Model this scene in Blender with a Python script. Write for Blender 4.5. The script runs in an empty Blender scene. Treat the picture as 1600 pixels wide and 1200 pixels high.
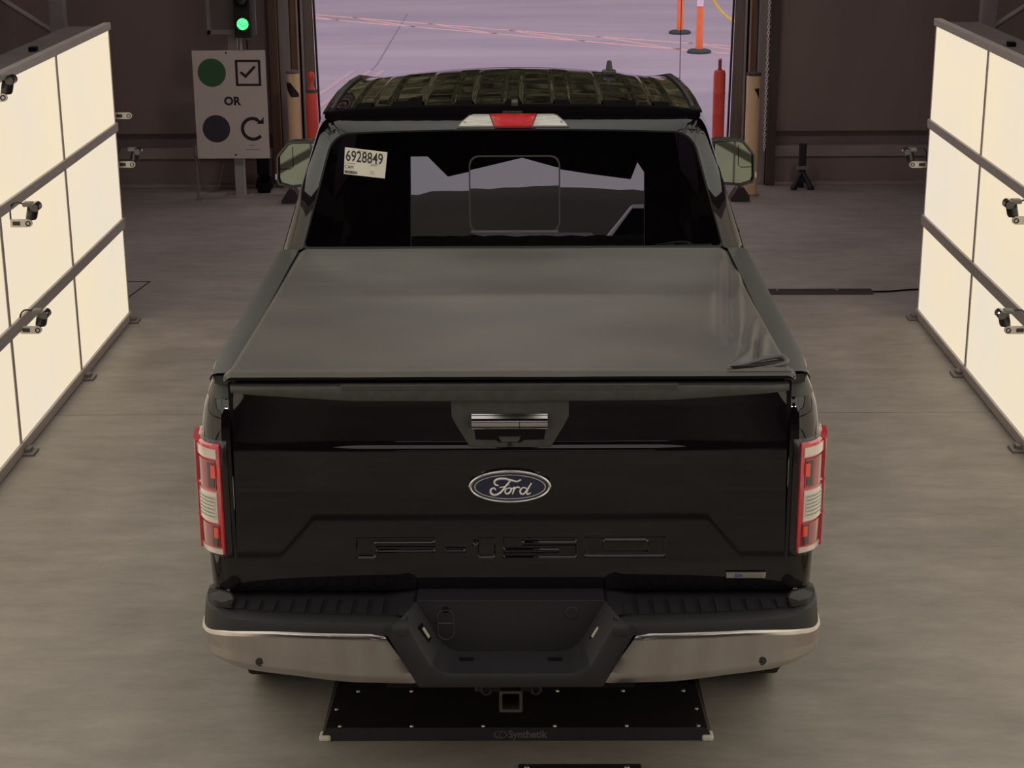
import bpy, bmesh, math, random
from mathutils import Vector, Matrix, noise
random.seed(7)
PI = math.pi
sc = bpy.context.scene
COL = sc.collection

# ------------------------------------------------------------------ camera
yaw, pitch, roll = math.radians(.5), math.radians(17.46), math.radians(.35)
F_ = Vector((-math.sin(yaw)*math.cos(pitch), math.cos(yaw)*math.cos(pitch), -math.sin(pitch)))
R_ = F_.cross(Vector((0, 0, 1))).normalized()
U_ = R_.cross(F_)
R2 = R_*math.cos(roll) - U_*math.sin(roll)
U2 = U_*math.cos(roll) + R_*math.sin(roll)
cam = bpy.data.cameras.new('camera')
cam_o = bpy.data.objects.new('camera', cam); COL.objects.link(cam_o)
m = Matrix.Identity(4)
for i in range(3):
    m[i][0] = R2[i]; m[i][1] = U2[i]; m[i][2] = -F_[i]
m.translation = Vector((.054, -5.24, 3.05))
cam_o.matrix_world = m
cam.sensor_width = 36; cam.lens = 2750/1600*36; cam.clip_start = .05; cam.clip_end = 500
sc.camera = cam_o

# ------------------------------------------------------------------ world: overcast lavender sky
w = bpy.data.worlds.new('overcast'); sc.world = w; w.use_nodes = True
nt = w.node_tree; nt.nodes.clear()
out = nt.nodes.new('ShaderNodeOutputWorld'); bg = nt.nodes.new('ShaderNodeBackground')
tc = nt.nodes.new('ShaderNodeTexCoord'); nz = nt.nodes.new('ShaderNodeTexNoise'); cr = nt.nodes.new('ShaderNodeValToRGB')
mp = nt.nodes.new('ShaderNodeMapping'); mp.inputs['Scale'].default_value = (1, 1, 4)
nz.inputs['Scale'].default_value = 1.6; nz.inputs['Detail'].default_value = 5
cr.color_ramp.elements[0].position = .35; cr.color_ramp.elements[0].color = (.80, .71, .86, 1)
cr.color_ramp.elements[1].position = .65; cr.color_ramp.elements[1].color = (1.0, .88, .98, 1)
nt.links.new(tc.outputs['Generated'], mp.inputs[0]); nt.links.new(mp.outputs[0], nz.inputs['Vector'])
nt.links.new(nz.outputs['Fac'], cr.inputs[0]); nt.links.new(cr.outputs[0], bg.inputs[0])
bg.inputs[1].default_value = 1.25
nt.links.new(bg.outputs[0], out.inputs[0])
sc.view_settings.view_transform = 'Standard'; sc.view_settings.look = 'None'
sc.view_settings.exposure = 0; sc.view_settings.gamma = 1; sc.view_settings.use_curve_mapping = False
PANEL_L = 1.0          # strength of the side light panels
CEIL_L = .74          # strength of the ceiling light panels

# ------------------------------------------------------------------ materials
MATS = {}
def mat(name, col, rough=.5, metal=0, ior=1.5, coat=0, coat_rough=.03, col2=None, nscale=8, stretch=(1, 1, 1), bump=0, bscale=60, emit=None, es=0, trans=0, detail=4, lo=.35, hi=.65, spec=.5):
    if name in MATS: return MATS[name]
    mt = bpy.data.materials.new(name); mt.use_nodes = True
    n = mt.node_tree.nodes; l = mt.node_tree.links; p = n['Principled BSDF']
    p.inputs['Base Color'].default_value = (*col, 1); p.inputs['Roughness'].default_value = rough
    p.inputs['Metallic'].default_value = metal; p.inputs['IOR'].default_value = ior
    p.inputs['Coat Weight'].default_value = coat; p.inputs['Coat Roughness'].default_value = coat_rough
    p.inputs['Specular IOR Level'].default_value = spec
    p.inputs['Transmission Weight'].default_value = trans
    t = n.new('ShaderNodeTexCoord'); mpn = n.new('ShaderNodeMapping'); mpn.inputs['Scale'].default_value = stretch
    l.new(t.outputs['Object'], mpn.inputs[0])
    c2 = col2 or tuple(min(1, c*1.12) for c in col)
    nn = n.new('ShaderNodeTexNoise'); nn.inputs['Scale'].default_value = nscale; nn.inputs['Detail'].default_value = detail
    rp = n.new('ShaderNodeValToRGB'); rp.color_ramp.elements[0].position = lo; rp.color_ramp.elements[1].position = hi
    rp.color_ramp.elements[0].color = (*col, 1); rp.color_ramp.elements[1].color = (*c2, 1)
    l.new(mpn.outputs[0], nn.inputs['Vector']); l.new(nn.outputs['Fac'], rp.inputs[0]); l.new(rp.outputs[0], p.inputs['Base Color'])
    if bump:
        n2 = n.new('ShaderNodeTexNoise'); n2.inputs['Scale'].default_value = bscale; n2.inputs['Detail'].default_value = 4
        b = n.new('ShaderNodeBump'); b.inputs['Strength'].default_value = bump; b.inputs['Distance'].default_value = .005
        l.new(mpn.outputs[0], n2.inputs['Vector']); l.new(n2.outputs['Fac'], b.inputs['Height']); l.new(b.outputs[0], p.inputs['Normal'])
    if emit:
        l.new(rp.outputs[0], p.inputs['Emission Color']) if emit == 'base' else setattr(p.inputs['Emission Color'], 'default_value', (*emit, 1))
        p.inputs['Emission Strength'].default_value = es
    MATS[name] = mt
    return mt

paint = mat('black_paint', (.0056, .0038, .0060), .45, spec=0, coat=1, coat_rough=.015, nscale=900)
MATS['black_paint'].node_tree.nodes['Principled BSDF'].inputs['Coat IOR'].default_value = 1.62
plastic = mat('black_plastic', (.017, .0155, .019), .5, bump=.25, bscale=500)
plastic2 = mat('grey_black_plastic', (.055, .052, .049), .45, bump=.2, bscale=500, col2=(.068, .064, .060), nscale=30)
gap = mat('dark_gap', (.005, .0035, .005), .8, spec=.2)
chrome = mat('chrome', (.62, .60, .60), .07, metal=1, nscale=3)
chromes = mat('dull_chrome', (.50, .46, .44), .22, metal=1, col2=(.58, .55, .53), nscale=5, stretch=(3, 1, .6))
redl = mat('red_lens', (.62, .035, .05), .15, coat=1, col2=(.74, .055, .08), nscale=20, ior=1.6)
redd = mat('dark_red_lens', (.24, .02, .034), .15, coat=1, col2=(.36, .04, .055), nscale=14, stretch=(1, 1, .4))
redh = mat('bright_red_reflector', (.85, .04, .02), .2, coat=1)
clear = mat('clear_lens', (.55, .53, .47), .2, coat=1, col2=(.72, .70, .63), nscale=18, stretch=(1, 1, 12))
clearb = mat('pale_lens_bar', (.72, .62, .56), .15, coat=1, col2=(.85, .72, .66), nscale=12)
rubber = mat('tyre_rubber', (.012, .012, .012), .8, bump=.3, bscale=90)
rimm = mat('alloy_rim', (.35, .35, .36), .25, metal=1)
seatm = mat('dark_seat_cloth', (.012, .011, .012), .8, bump=.3, bscale=200)
concrete = None

def concrete_mat():
    mt = bpy.data.materials.new('concrete_floor'); mt.use_nodes = True
    n = mt.node_tree.nodes; l = mt.node_tree.links; p = n['Principled BSDF']
    t = n.new('ShaderNodeTexCoord')
    def nz(scale, det, st=(1, 1, 1), rough=.6):
        mpn = n.new('ShaderNodeMapping'); mpn.inputs['Scale'].default_value = st
        l.new(t.outputs['Object'], mpn.inputs[0])
        k = n.new('ShaderNodeTexNoise'); k.inputs['Scale'].default_value = scale; k.inputs['Detail'].default_value = det; k.inputs['Roughness'].default_value = rough
        l.new(mpn.outputs[0], k.inputs['Vector']); return k
    def ramp(src, a, b, ca, cb):
        r = n.new('ShaderNodeValToRGB'); r.color_ramp.elements[0].position = a; r.color_ramp.elements[1].position = b
        r.color_ramp.elements[0].color = (*ca, 1); r.color_ramp.elements[1].color = (*cb, 1); l.new(src.outputs['Fac'], r.inputs[0]); return r
    r1 = ramp(nz(1.1, 8, (1, 1.5, 1)), .33, .68, (.305, .275, .248), (.405, .368, .333))
    r2 = ramp(nz(5, 10, (.6, 1.6, 1), .7), .35, .70, (.82, .82, .82), (1.1, 1.1, 1.1))
    r3 = ramp(nz(60, 6, (.5, 3, 1), .8), .3, .75, (.93, .93, .93), (1.05, 1.05, 1.05))
    r4 = ramp(nz(2.3, 12, (1, 1, 1), .75), .66, .72, (1, 1, 1), (1.12, 1.11, 1.09))
    r5 = ramp(nz(3.1, 9, (1.3, .5, 1), .62), .26, .34, (.80, .79, .78), (1, 1, 1))
    cur = r1
    for r in (r2, r3, r4, r5):
        mx = n.new('ShaderNodeMix'); mx.data_type = 'RGBA'; mx.blend_type = 'MULTIPLY'; mx.inputs['Factor'].default_value = 1
        l.new(cur.outputs[2] if cur.type == 'MIX' else cur.outputs[0], mx.inputs[6]); l.new(r.outputs[0], mx.inputs[7]); cur = mx
    l.new(cur.outputs[2], p.inputs['Base Color'])
    p.inputs['Roughness'].default_value = .55
    b = n.new('ShaderNodeBump'); b.inputs['Strength'].default_value = .15; b.inputs['Distance'].default_value = .004
    l.new(nz(70, 6).outputs['Fac'], b.inputs['Height']); l.new(b.outputs[0], p.inputs['Normal'])
    return mt
concrete = concrete_mat()

# ------------------------------------------------------------------ mesh helpers
def mk(name, verts, faces, material, parent=None, smooth=False, loc=None):
    me = bpy.data.meshes.new(name); me.from_pydata([tuple(v) for v in verts], [], faces); me.update()
    bm = bmesh.new(); bm.from_mesh(me); bmesh.ops.remove_doubles(bm, verts=bm.verts, dist=1e-5)
    bmesh.ops.recalc_face_normals(bm, faces=bm.faces); bm.to_mesh(me); bm.free()
    if material: me.materials.append(material)
    if smooth: me.polygons.foreach_set('use_smooth', [True]*len(me.polygons)); me.set_sharp_from_angle(angle=math.radians(38))
    o = bpy.data.objects.new(name, me); COL.objects.link(o)
    if parent: o.parent = parent
    if loc: o.location = loc
    return o
class MB:
    def __init__(s): s.v = []; s.f = []
    def add(s, v, f):
        n = len(s.v); s.v += [tuple(x) for x in v]; s.f += [[i+n for i in q] for q in f]; return s
    def box(s, x0, x1, y0, y1, z0, z1, bev=0):
        if x0 > x1: x0, x1 = x1, x0
        b = bmesh.new(); bmesh.ops.create_cube(b, size=1)
        for v in b.verts:
            v.co = Vector(((x0+x1)/2+v.co.x*(x1-x0), (y0+y1)/2+v.co.y*(y1-y0), (z0+z1)/2+v.co.z*(z1-z0)))
        if bev: bmesh.ops.bevel(b, geom=b.edges[:], offset=bev, segments=2, profile=.5, affect='EDGES')
        b.verts.index_update(); s.add([v.co[:] for v in b.verts], [[v.index for v in f.verts] for f in b.faces]); b.free(); return s
    def tube(s, pts, r, seg=10, closed=False):
        pts = [Vector(p) for p in pts]; n = len(pts); rs = r if isinstance(r, (list, tuple)) else [r]*n
        rings = []; prev = None
        for i, p in enumerate(pts):
            if closed: d = pts[(i+1) % n]-pts[i-1]
            else: d = pts[min(i+1, n-1)]-pts[max(i-1, 0)]
            d.normalize()
            if prev is None:
                a = Vector((0, 0, 1)) if abs(d.z) < .9 else Vector((1, 0, 0)); u = d.cross(a).normalized()
            else: u = (prev-d*prev.dot(d)).normalized()
            prev = u; v = d.cross(u)
            rings.append([p+(u*math.cos(2*PI*k/seg)+v*math.sin(2*PI*k/seg))*rs[i] for k in range(seg)])
        V = [q for r_ in rings for q in r_]; Fc = []
        for i in range(n if closed else n-1):
            j = (i+1) % n
            for k in range(seg): Fc.append([i*seg+k, i*seg+(k+1) % seg, j*seg+(k+1) % seg, j*seg+k])
        if not closed: Fc.append(list(range(seg))[::-1]); Fc.append([(n-1)*seg+k for k in range(seg)])
        return s.add(V, Fc)
    def lathe(s, prof, c=(0, 0, 0), seg=20, axis='z', ang=2*PI):
        V = []; n = len(prof); full = abs(ang-2*PI) < 1e-6
        for k in range(seg if full else seg+1):
            a = ang*k/seg
            for r, h in prof:
                if axis == 'z': q = (c[0]+r*math.cos(a), c[1]+r*math.sin(a), c[2]+h)
                elif axis == 'y': q = (c[0]+r*math.cos(a), c[1]+h, c[2]+r*math.sin(a))
                else: q = (c[0]+h, c[1]+r*math.cos(a), c[2]+r*math.sin(a))
                V.append(q)
        Fc = []
        for k in range(seg):
            j = (k+1) % seg if full else k+1
            for i in range(n-1): Fc.append([k*n+i, j*n+i, j*n+i+1, k*n+i+1])
        return s.add(V, Fc)
    def prism(s, poly, axis, a, b):       # poly of 2D points, extruded along axis between a and b
        def P(p, h): return {'x': (h, p[0], p[1]), 'y': (p[0], h, p[1]), 'z': (p[0], p[1], h)}[axis]
        n = len(poly)
        return s.add([P(p, a) for p in poly]+[P(p, b) for p in poly], [list(range(n)), [n+i for i in range(n)][::-1]]+[[i, (i+1) % n, n+(i+1) % n, n+i] for i in range(n)])
    def grid(s, nu, nv, fn, keep=None):
        n0 = len(s.v)
        s.v += [tuple(fn(i/(nu-1), j/(nv-1))) for i in range(nu) for j in range(nv)]
        for i in range(nu-1):
            for j in range(nv-1):
                if keep and not keep((i+.5)/(nu-1), (j+.5)/(nv-1)): continue
                s.f.append([n0+i*nv+j, n0+i*nv+j+1, n0+(i+1)*nv+j+1, n0+(i+1)*nv+j])
        return s
    def loops(s, L, closed=True):
        n = len(L[0]); V = [p for q in L for p in q]; Fc = []
        for a in range(len(L)-1):
            for k in range(n if closed else n-1):
                j = (k+1) % n; Fc.append([a*n+k, a*n+j, (a+1)*n+j, (a+1)*n+k])
        return s.add(V, Fc)
    def build(s, name, material, parent=None, smooth=False, loc=None): return mk(name, s.v, s.f, material, parent, smooth, loc)

def tag(o, label=None, cat=None, group=None, kind=None):
    if label: o['label'] = label
    if cat: o['category'] = cat
    if group: o['group'] = group
    if kind: o['kind'] = kind
    return o
def thing(name, label, cat, loc=(0, 0, 0), group=None):
    o = bpy.data.objects.new(name, None); COL.objects.link(o); o.location = loc; o.empty_display_size = .1
    return tag(o, label, cat, group)
def crom(pts, n):
    pts = [Vector(p) for p in pts]; res = []; m_ = len(pts)-1
    for k in range(n):
        t = k/(n-1)*m_; i = min(int(t), m_-1); u = t-i
        p0 = pts[i-1] if i > 0 else pts[0]*2-pts[1]; p1 = pts[i]; p2 = pts[i+1]; p3 = pts[i+2] if i+2 <= m_ else pts[m_]*2-pts[m_-1]
        res.append(.5*((2*p1)+(-p0+p2)*u+(2*p0-5*p1+4*p2-p3)*u*u+(-p0+3*p1-3*p2+p3)*u**3))
    return res
def interp(tab, x):
    if x <= tab[0][0]: return tab[0][1]
    for (a, b), (c, d) in zip(tab, tab[1:]):
        if x <= c: return b+(d-b)*(x-a)/(c-a)
    return tab[-1][1]
def ss(a, b, x):
    t = max(0, min(1, (x-a)/(b-a))); return t*t*(3-2*t)
def round_poly(pts, rad, seg=6, n_edge=1):
    res = []; n = len(pts)
    for i in range(n):
        p = Vector(pts[i]); a = Vector(pts[i-1]); b = Vector(pts[(i+1) % n]); r = rad[i] if isinstance(rad, (list, tuple)) else rad
        da = (a-p).normalized(); db = (b-p).normalized()
        for k in range(seg+1):
            t = k/seg; q = (p+da*r)*(1-t)**2+p*2*t*(1-t)+(p+db*r)*t*t; res.append(q)
        # edge subdivision towards next
        r2 = rad[(i+1) % n] if isinstance(rad, (list, tuple)) else rad
        s_ = p+db*r; e = b-db*r2
        for k in range(1, n_edge+1): res.append(s_.lerp(e, k/(n_edge+1)))
    return res
def text_poly(txt, size, bold=0, align='CENTER', ext=.0006, squeeze=1):
    cu = bpy.data.curves.new('t', 'FONT'); cu.body = txt; cu.size = size; cu.offset = bold; cu.extrude = ext; cu.align_x = align; cu.align_y = 'CENTER'; cu.resolution_u = 3
    o = bpy.data.objects.new('t', cu); COL.objects.link(o)
    dg = bpy.context.evaluated_depsgraph_get(); me = bpy.data.meshes.new_from_object(o.evaluated_get(dg))
    V = [(v.co.x*squeeze, v.co.y, v.co.z) for v in me.vertices]; Fc = [list(p.vertices) for p in me.polygons]
    bpy.data.objects.remove(o); bpy.data.curves.remove(cu); bpy.data.meshes.remove(me)
    return V, Fc
def place_text(name, txt, size, c, ex, ey, material, parent, **k):
    V, Fc = text_poly(txt, size, **k); ex = Vector(ex).normalized(); ey = Vector(ey).normalized(); en = ex.cross(ey); c = Vector(c)
    return mk(name, [c+ex*v[0]+ey*v[1]+en*v[2] for v in V], Fc, material, parent)

# ------------------------------------------------------------------ setting: building
wallm = mat('brown_wall', (.23, .17, .165), .85, col2=(.265, .20, .19), nscale=1.2, stretch=(2, 2, .3))
wallm2 = mat('brown_wall_dark', (.18, .145, .15), .85, col2=(.205, .165, .17), nscale=2)
ledgem = mat('brown_ledge', (.30, .24, .23), .75, col2=(.34, .27, .26), nscale=3, stretch=(1, 1, 3))
steel = mat('dark_steel', (.17, .145, .15), .55, col2=(.22, .19, .19), nscale=6)
steelg = mat('grey_steel_column', (.25, .225, .23), .6, col2=(.31, .28, .28), nscale=4, stretch=(3, 3, .5))
ceilm = mat('dark_ceiling', (.035, .03, .03), .9)

fl = MB().box(-6.2, 6.2, -17.2, 10.75, -.14, -.035).build('floor', gap); tag(fl, kind='structure')
ys = [-17.2, -10.0, -3.1, 3.915, 10.75]
for i in range(4):
    MB().box(-6.2, 6.2, ys[i]+.0035, ys[i+1]-.0035, -.034, 0).build('concrete_slab', concrete, fl)
lot = MB()
asph = mat('asphalt', (.33, .285, .335), .85, col2=(.43, .36, .405), nscale=.35, stretch=(.6, 2.2, 1), bump=.5, bscale=90, detail=9, lo=.3, hi=.7)
lot.box(-60, 60, 10.75, 75, -.16, -.0)
park = lot.build('parking_lot', asph); tag(park, kind='structure')
hatchline = mat('orange_line_paint', (.80, .50, .43), .7, col2=(.72, .44, .40), nscale=9)
def strip(a, b, w_, z=.004):
    a = Vector(a); b = Vector(b); d = (b-a).normalized(); n = Vector((-d.y, d.x))*w_/2
    m_ = MB(); q = [a+n, b+n, b-n, a-n]
    return m_.add([(p.x, p.y, 0) for p in q]+[(p.x, p.y, z) for p in q], [[0, 1, 2, 3], [7, 6, 5, 4], [0, 1, 5, 4], [1, 2, 6, 5], [2, 3, 7, 6], [3, 0, 4, 7]])
def line_far(x): return interp([(-12, 32.5), (-3.77, 26.11), (-.16, 23.25), (3.15, 20.93), (12, 14.9)], x)
def line_near(x): return interp([(-12, 31.9), (-3.69, 25.44), (-.16, 22.6), (3.04, 20.0), (12, 13.9)], x)
lines = MB()
for fn in (line_far, line_near):
    xs = [-12, -3.7, -.16, 3.1, 12]
    for a, b in zip(xs, xs[1:]): q = strip((a, fn(a)), (b, fn(b)), .085); lines.add(q.v, q.f)
x = -11.
while x < 11:
    q = strip((x, line_far(x)), (x+1.15, line_near(x+1.15)), .06); lines.add(q.v, q.f); x += 1.35
ln = lines.build('painted_line', hatchline, park)
for x0, x1 in ((-2.02, -2.42), (-1.85, -2.24), (-2.25, -2.62)):
    strip((x0, 18.4), (x1, 14.4), .07).build('painted_line', mat('faded_line_paint', (.55, .36, .36), .8, col2=(.42, .33, .37), nscale=6), park)
for a, b in (((-2.01, 26.), (-1.98, 19.1)), ((-1.98, 19.1), (-2.3, 12.2)), ((-2.3, 12.4), (.6, 12.35))):
    strip(a, b, .02, .003).build('crack', mat('crack', (.22, .19, .22), .9), park)
MB().lathe([(0, .0), (.11, 0), (.1, .015), (0, .02)], (.2, 16.9, 0), 16).build('drain_cover', steel, park)

H = 5.2
wf = MB()                                   # front wall with the exit opening
for a, b in ((-6.2, -2.19), (2.27, 6.2)):
    wf.box(a, b, 10.42, 10.62, .48, H)
wf.box(-2.19, 2.27, 10.42, 10.62, 4.5, H)
wfo = wf.build('wall_front', wallm); tag(wfo, kind='structure')
for a, b in ((-6.2, -2.20), (2.28, 6.2)):
    MB().box(a, b, 10.47, 10.6, .35, .48).build('recess_band', wallm2, wfo)
    MB().box(a, b, 10.41, 10.6, .25, .35, .006).build('ledge_board', ledgem, wfo)
    MB().box(a, b, 10.43, 10.6, .03, .245).build('lower_board', wallm, wfo)
    MB().box(a, b, 10.36, 10.6, .0, .03, .004).build('sill_plate', ledgem, wfo)
for n_, a, b in (('wall_left', -6.3, -6.2), ('wall_right', 6.2, 6.3)):
    tag(MB().box(a, b, -17.3, 10.75, 0, H).build(n_, wallm), kind='structure')
tag(MB().box(-6.3, 6.3, -17.3, 10.75, H, H+.12).build('ceiling', ceilm), kind='structure')
wr = MB().box(-6.2, -1.65, -17.3, -17.1, 0, H).box(1.8, 6.2, -17.3, -17.1, 0, H).box(-1.65, 1.8, -17.3, -17.1, 2.85, H)
wr.prism([(-1.65, 2.86), (-1.55, 3.0), (-1.1, 2.55), (-.6, 2.66), (0, 2.80), (.5, 2.66), (1.0, 2.58), (1.6, 2.50), (1.7, 2.75), (1.8, 2.6), (1.8, 2.95), (-1.65, 2.95)], 'y', -17.25, -17.2)
tag(wr.build('wall_back', wallm2), kind='structure')
pole = mat('purlin', (.05, .045, .045), .7)

# door opening dressing: steel jamb columns, guide tracks, strip edges
def jamb(name, sx, cx_):
    d = bpy.data.objects.new(name, None); COL.objects.link(d); tag(d, kind='structure')
    f = lambda a, b: (min(cx_+a, cx_+b), max(cx_+a, cx_+b))
    rustm = mat('brown_painted_steel', (.14, .085, .055), .6, col2=(.19, .11, .07), nscale=5, stretch=(3, 3, .6))
    beige = mat('beige_rubber_strip', (.19, .15, .125), .7, col2=(.25, .20, .165), nscale=4, stretch=(8, 1, .3))
    a, b = f(sx*.255, sx*.33); MB().box(a, b, 10.36, 10.62, 0, 4.5, .004).build('rust_column', rustm if sx < 0 else mat('dark_rust_steel', (.085, .06, .052), .65), d)
    a, b = f(sx*.155, sx*.25); MB().box(a, b, 10.42, 10.62, 0, 4.5, .004).build('steel_column', steelg, d)
    a, b = f(sx*.085, sx*.15); MB().box(a, b, 10.46, 10.62, 0, 4.5, .003).build('brown_post', rustm, d)
    MB().tube([(cx_+sx*.087, 10.455, 0), (cx_+sx*.087, 10.455, 4.5)], .009, 8).build('conduit', mat('tan_conduit', (.42, .27, .2), .5), d)
    a, b = f(sx*.062, sx*.078); MB().box(a, b, 10.5, 10.62, 0, 4.5).build('dark_channel', gap, d)
    a, b = f(sx*.045, sx*.062); MB().box(a, b, 10.5, 10.62, 0, 4.5, .002).build('guide_track', mat('galvanised_track', (.36, .34, .36), .45, metal=.4), d)
    g = MB(); a0, a1 = .003, .045       # beige strip flares towards the floor
    for k in range(1):
        v = []
        for z in (0, 4.5):
            fl_ = (-.06 if z == 0 else .0)
            for dx, y in ((a0+fl_, 10.55), (a1, 10.55), (a1, 10.6), (a0+fl_, 10.6)): v.append((cx_+sx*dx, y, z))
        g.add(v, [[0, 1, 5, 4], [1, 2, 6, 5], [2, 3, 7, 6], [3, 0, 4, 7], [0, 3, 2, 1], [4, 5, 6, 7]])
    g.build('edge_strip', beige, d)
    g = MB(); v = []
    for z in (0, 4.5):
        fl_ = (-.075 if z == 0 else .0)
        for dx, y in ((-.012+fl_, 10.56), (.004+fl_, 10.56), (.004+fl_, 10.6), (-.012+fl_, 10.6)): v.append((cx_+sx*dx, y, z))
    g.add(v, [[0, 1, 5, 4], [1, 2, 6, 5], [2, 3, 7, 6], [3, 0, 4, 7], [0, 3, 2, 1], [4, 5, 6, 7]]).build('seal_edge', mat('dark_brown_seal', (.03, .015, .014), .7), d)
    return d
jamb('door_1', -1, -1.868); jamb('door_2', 1, 1.945)

# trusses by the side walls
def truss(name, x0, x1, y, label):
    t = thing(name, label, 'truss', (0, 0, 0))
    MB().box(x0-.055, x0+.055, y-.05, y+.05, 0, H-.05, .004).build('column', steel, t)
    MB().box(x1-.05, x1+.05, y-.05, y+.05, 0, H-.05, .004).build('column', steel, t)
    z = .35; side = 0
    while z < H-.8:
        a, b = (x0, x1) if side else (x1, x0)
        MB().tube([(a, y, z), (b, y, z+.42)], .022, 8).build('diagonal_brace', steel, t)
        z += .42; side ^= 1
    return t
truss('wall_truss', -3.41, -4.05, 8.0, 'dark steel lattice truss column behind left light wall')
truss('wall_truss', 3.47, 4.1, 8.0, 'dark steel lattice truss column behind right light wall')

# ------------------------------------------------------------------ light walls
def emit_mat(name, c1, c2, s):
    mt = bpy.data.materials.new(name); mt.use_nodes = True; n = mt.node_tree.nodes; l = mt.node_tree.links; p = n['Principled BSDF']
    t = n.new('ShaderNodeTexCoord'); oi = n.new('ShaderNodeObjectInfo'); nn = n.new('ShaderNodeTexNoise'); nn.inputs['Scale'].default_value = 1.1; nn.inputs['Detail'].default_value = 2
    va = n.new('ShaderNodeVectorMath'); va.operation = 'ADD'; l.new(t.outputs['Object'], va.inputs[0]); l.new(oi.outputs['Random'], va.inputs[1])
    l.new(va.outputs[0], nn.inputs['Vector'])
    r = n.new('ShaderNodeValToRGB'); r.color_ramp.elements[0].position = .35; r.color_ramp.elements[1].position = .65
    r.color_ramp.elements[0].color = (*c1, 1); r.color_ramp.elements[1].color = (*c2, 1); l.new(nn.outputs['Fac'], r.inputs[0])
    p.inputs['Base Color'].default_value = (.05, .05, .05, 1); p.inputs['Roughness'].default_value = .5
    l.new(r.outputs[0], p.inputs['Emission Color']); p.inputs['Emission Strength'].default_value = s
    return mt
glow = emit_mat('lit_diffuser', (.82, .72, .57), (.87, .735, .52), PANEL_L)
alu = mat('aluminium_frame', (.50, .44, .40), .5, col2=(.56, .49, .45), nscale=4)
alud = mat('dark_aluminium', (.09, .075, .07), .6, col2=(.13, .108, .10), nscale=5)
screwm = mat('screw_steel', (.5, .47, .45), .3, metal=.8)
rows = [(.058, .616), (.682, 1.242), (1.296, 1.878)]
cols = [5.885-1.298*k for k in range(8)]
def light_wall(sx, xf, label):
    t = thing('light_wall', label, 'light panel', (xf, .7, 0))
    T = t.location
    L = lambda a, b: (min(sx*a, sx*b)+0, max(sx*a, sx*b)+0)
    y1 = cols[0]-T.y; y0 = cols[-1]-T.y
    a, b = L(.012, .26)
    MB().box(a, b, y0, y1-.01, .06, 1.90, .004).build('housing', alud, t)
    for k in range(7):
        for (z0, z1) in rows:
            a, b = L(.0, .02)
            MB().box(a, b, cols[k+1]-T.y+.012, cols[k]-T.y-.012, z0, z1).build('diffuser_panel', glow, t)
    for k in range(8):
        for (z0, z1) in rows:
            a, b = L(-.004, .02); yy = cols[k]-T.y
            MB().box(a, b, yy-(.018 if k else .010), yy+(.018 if k else .0), z0, z1).build('mullion', alu, t)
    for z0, z1 in ((.004, .058), (.616, .682), (1.242, 1.296), (1.878, 1.922)):
        a, b = L(-.016, .03)
        MB().box(a, b, y0, y1+.01, z0, z1, .003).build('rail', alu, t)
        sm = MB(); yy = y1-.22
        while yy > y0: sm.lathe([(.007, 0), (.006, sx*-.003), (0, sx*-.003)], (-sx*.016, yy, (z0+z1)/2), 8, axis='x'); yy -= .43
        sm.build('rail_screws', screwm, t)
    for k in range(8):
        a, b = L(-.075, -.012); yy = cols[k]-T.y-(.05 if k == 0 else 0)
        m_ = MB().box(a, b, yy-.045, yy+.06, 0, .012, .003); a, b = L(-.05, -.01); m_.box(a, b, yy-.01, yy+.045, .012, .03, .003)
        m_.build('foot', mat('foot_steel', (.20, .175, .165), .5), t)
    a, b = L(.1, .14); MB().box(a, b, cols[1]-T.y-.03, cols[1]-T.y+.03, 1.9, 1.925, .003).build('latch', gap, t)
    return t
light_wall(-1, -2.55, 'long freestanding wall of glowing cream light panels left of the truck')
light_wall(1, 2.61, 'long freestanding wall of glowing cream light panels right of the truck')

# small cameras on the light walls
white = mat('white_bracket', (.72, .68, .60), .4, col2=(.78, .74, .66))
blackp = mat('camera_black', (.015, .014, .013), .35, coat=.5)
def cam_fixture(x, y, z, sx, label, bracket=True, pod=True):
    t = thing('inspection_camera', label, 'camera', (x, y, z), 'small inspection cameras on the light walls')
    if bracket:
        poly = [(-.0, -.02), (.09, -.02)]+[(.09+.02*math.sin(a), -.02*math.cos(a)) for a in [PI*k/10 for k in range(1, 10)]]+[(.09, .02), (0, .02)]
        MB().prism([(sx*p, q) for p, q in poly], 'y', -.006, .006).build('bracket', white, t)
        MB().prism([(sx*p, q) for p, q in ((.012, -.010), (.05, -.010), (.05, .010), (.012, .010))], 'y', -.0075, .0).build('bracket_slot', mat('slot_dark', (.05, .035, .03), .6), t)
        MB().lathe([(.013, 0), (.013, -.004), (.009, -.004), (.009, 0)], (sx*.09, -.006, 0), 18, axis='y').build('swivel_ring', gap, t)
    if pod:
        p = MB().lathe([(0, -.03), (.026, -.03), (.03, -.02), (.03, .035), (.024, .045), (0, .045)], (0, 0, 0), 16, axis='z')
        c = math.cos(.25)
        p.v = [(sx*(.105+v[0]*c+v[2]*.24), v[1]+.03, .045+v[2]*c*1.1) for v in p.v]
        b = p.build('camera_body', blackp, t, True)
        MB().lathe([(0, -.034), (.02, -.034), (.024, -.024), (.024, .03), (0, .03)], (sx*.135, .0, .085), 14, axis='y').build('lens_barrel', mat('lens_glass', (.02, .012, .016), .1, coat=1), b)
        MB().box(sx*.065, sx*.115, .0, .05, .082, .104, .006).build('mount_clip', mat('grey_clip', (.2, .19, .17), .5), b)
        q = [(0, 0.01, .01), (sx*.005, .0, .075), (sx*.03, 0, .105), (sx*.06, .01, .100), (sx*.09, .02, .088)]
        MB().tube(crom(q, 12),   .0045, 8).build('cable', blackp, t, True)
    return t
cam_fixture(-2.545, 3.45, 1.175, 1, 'black camera pod on white bracket, upper one of left light wall')
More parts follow.
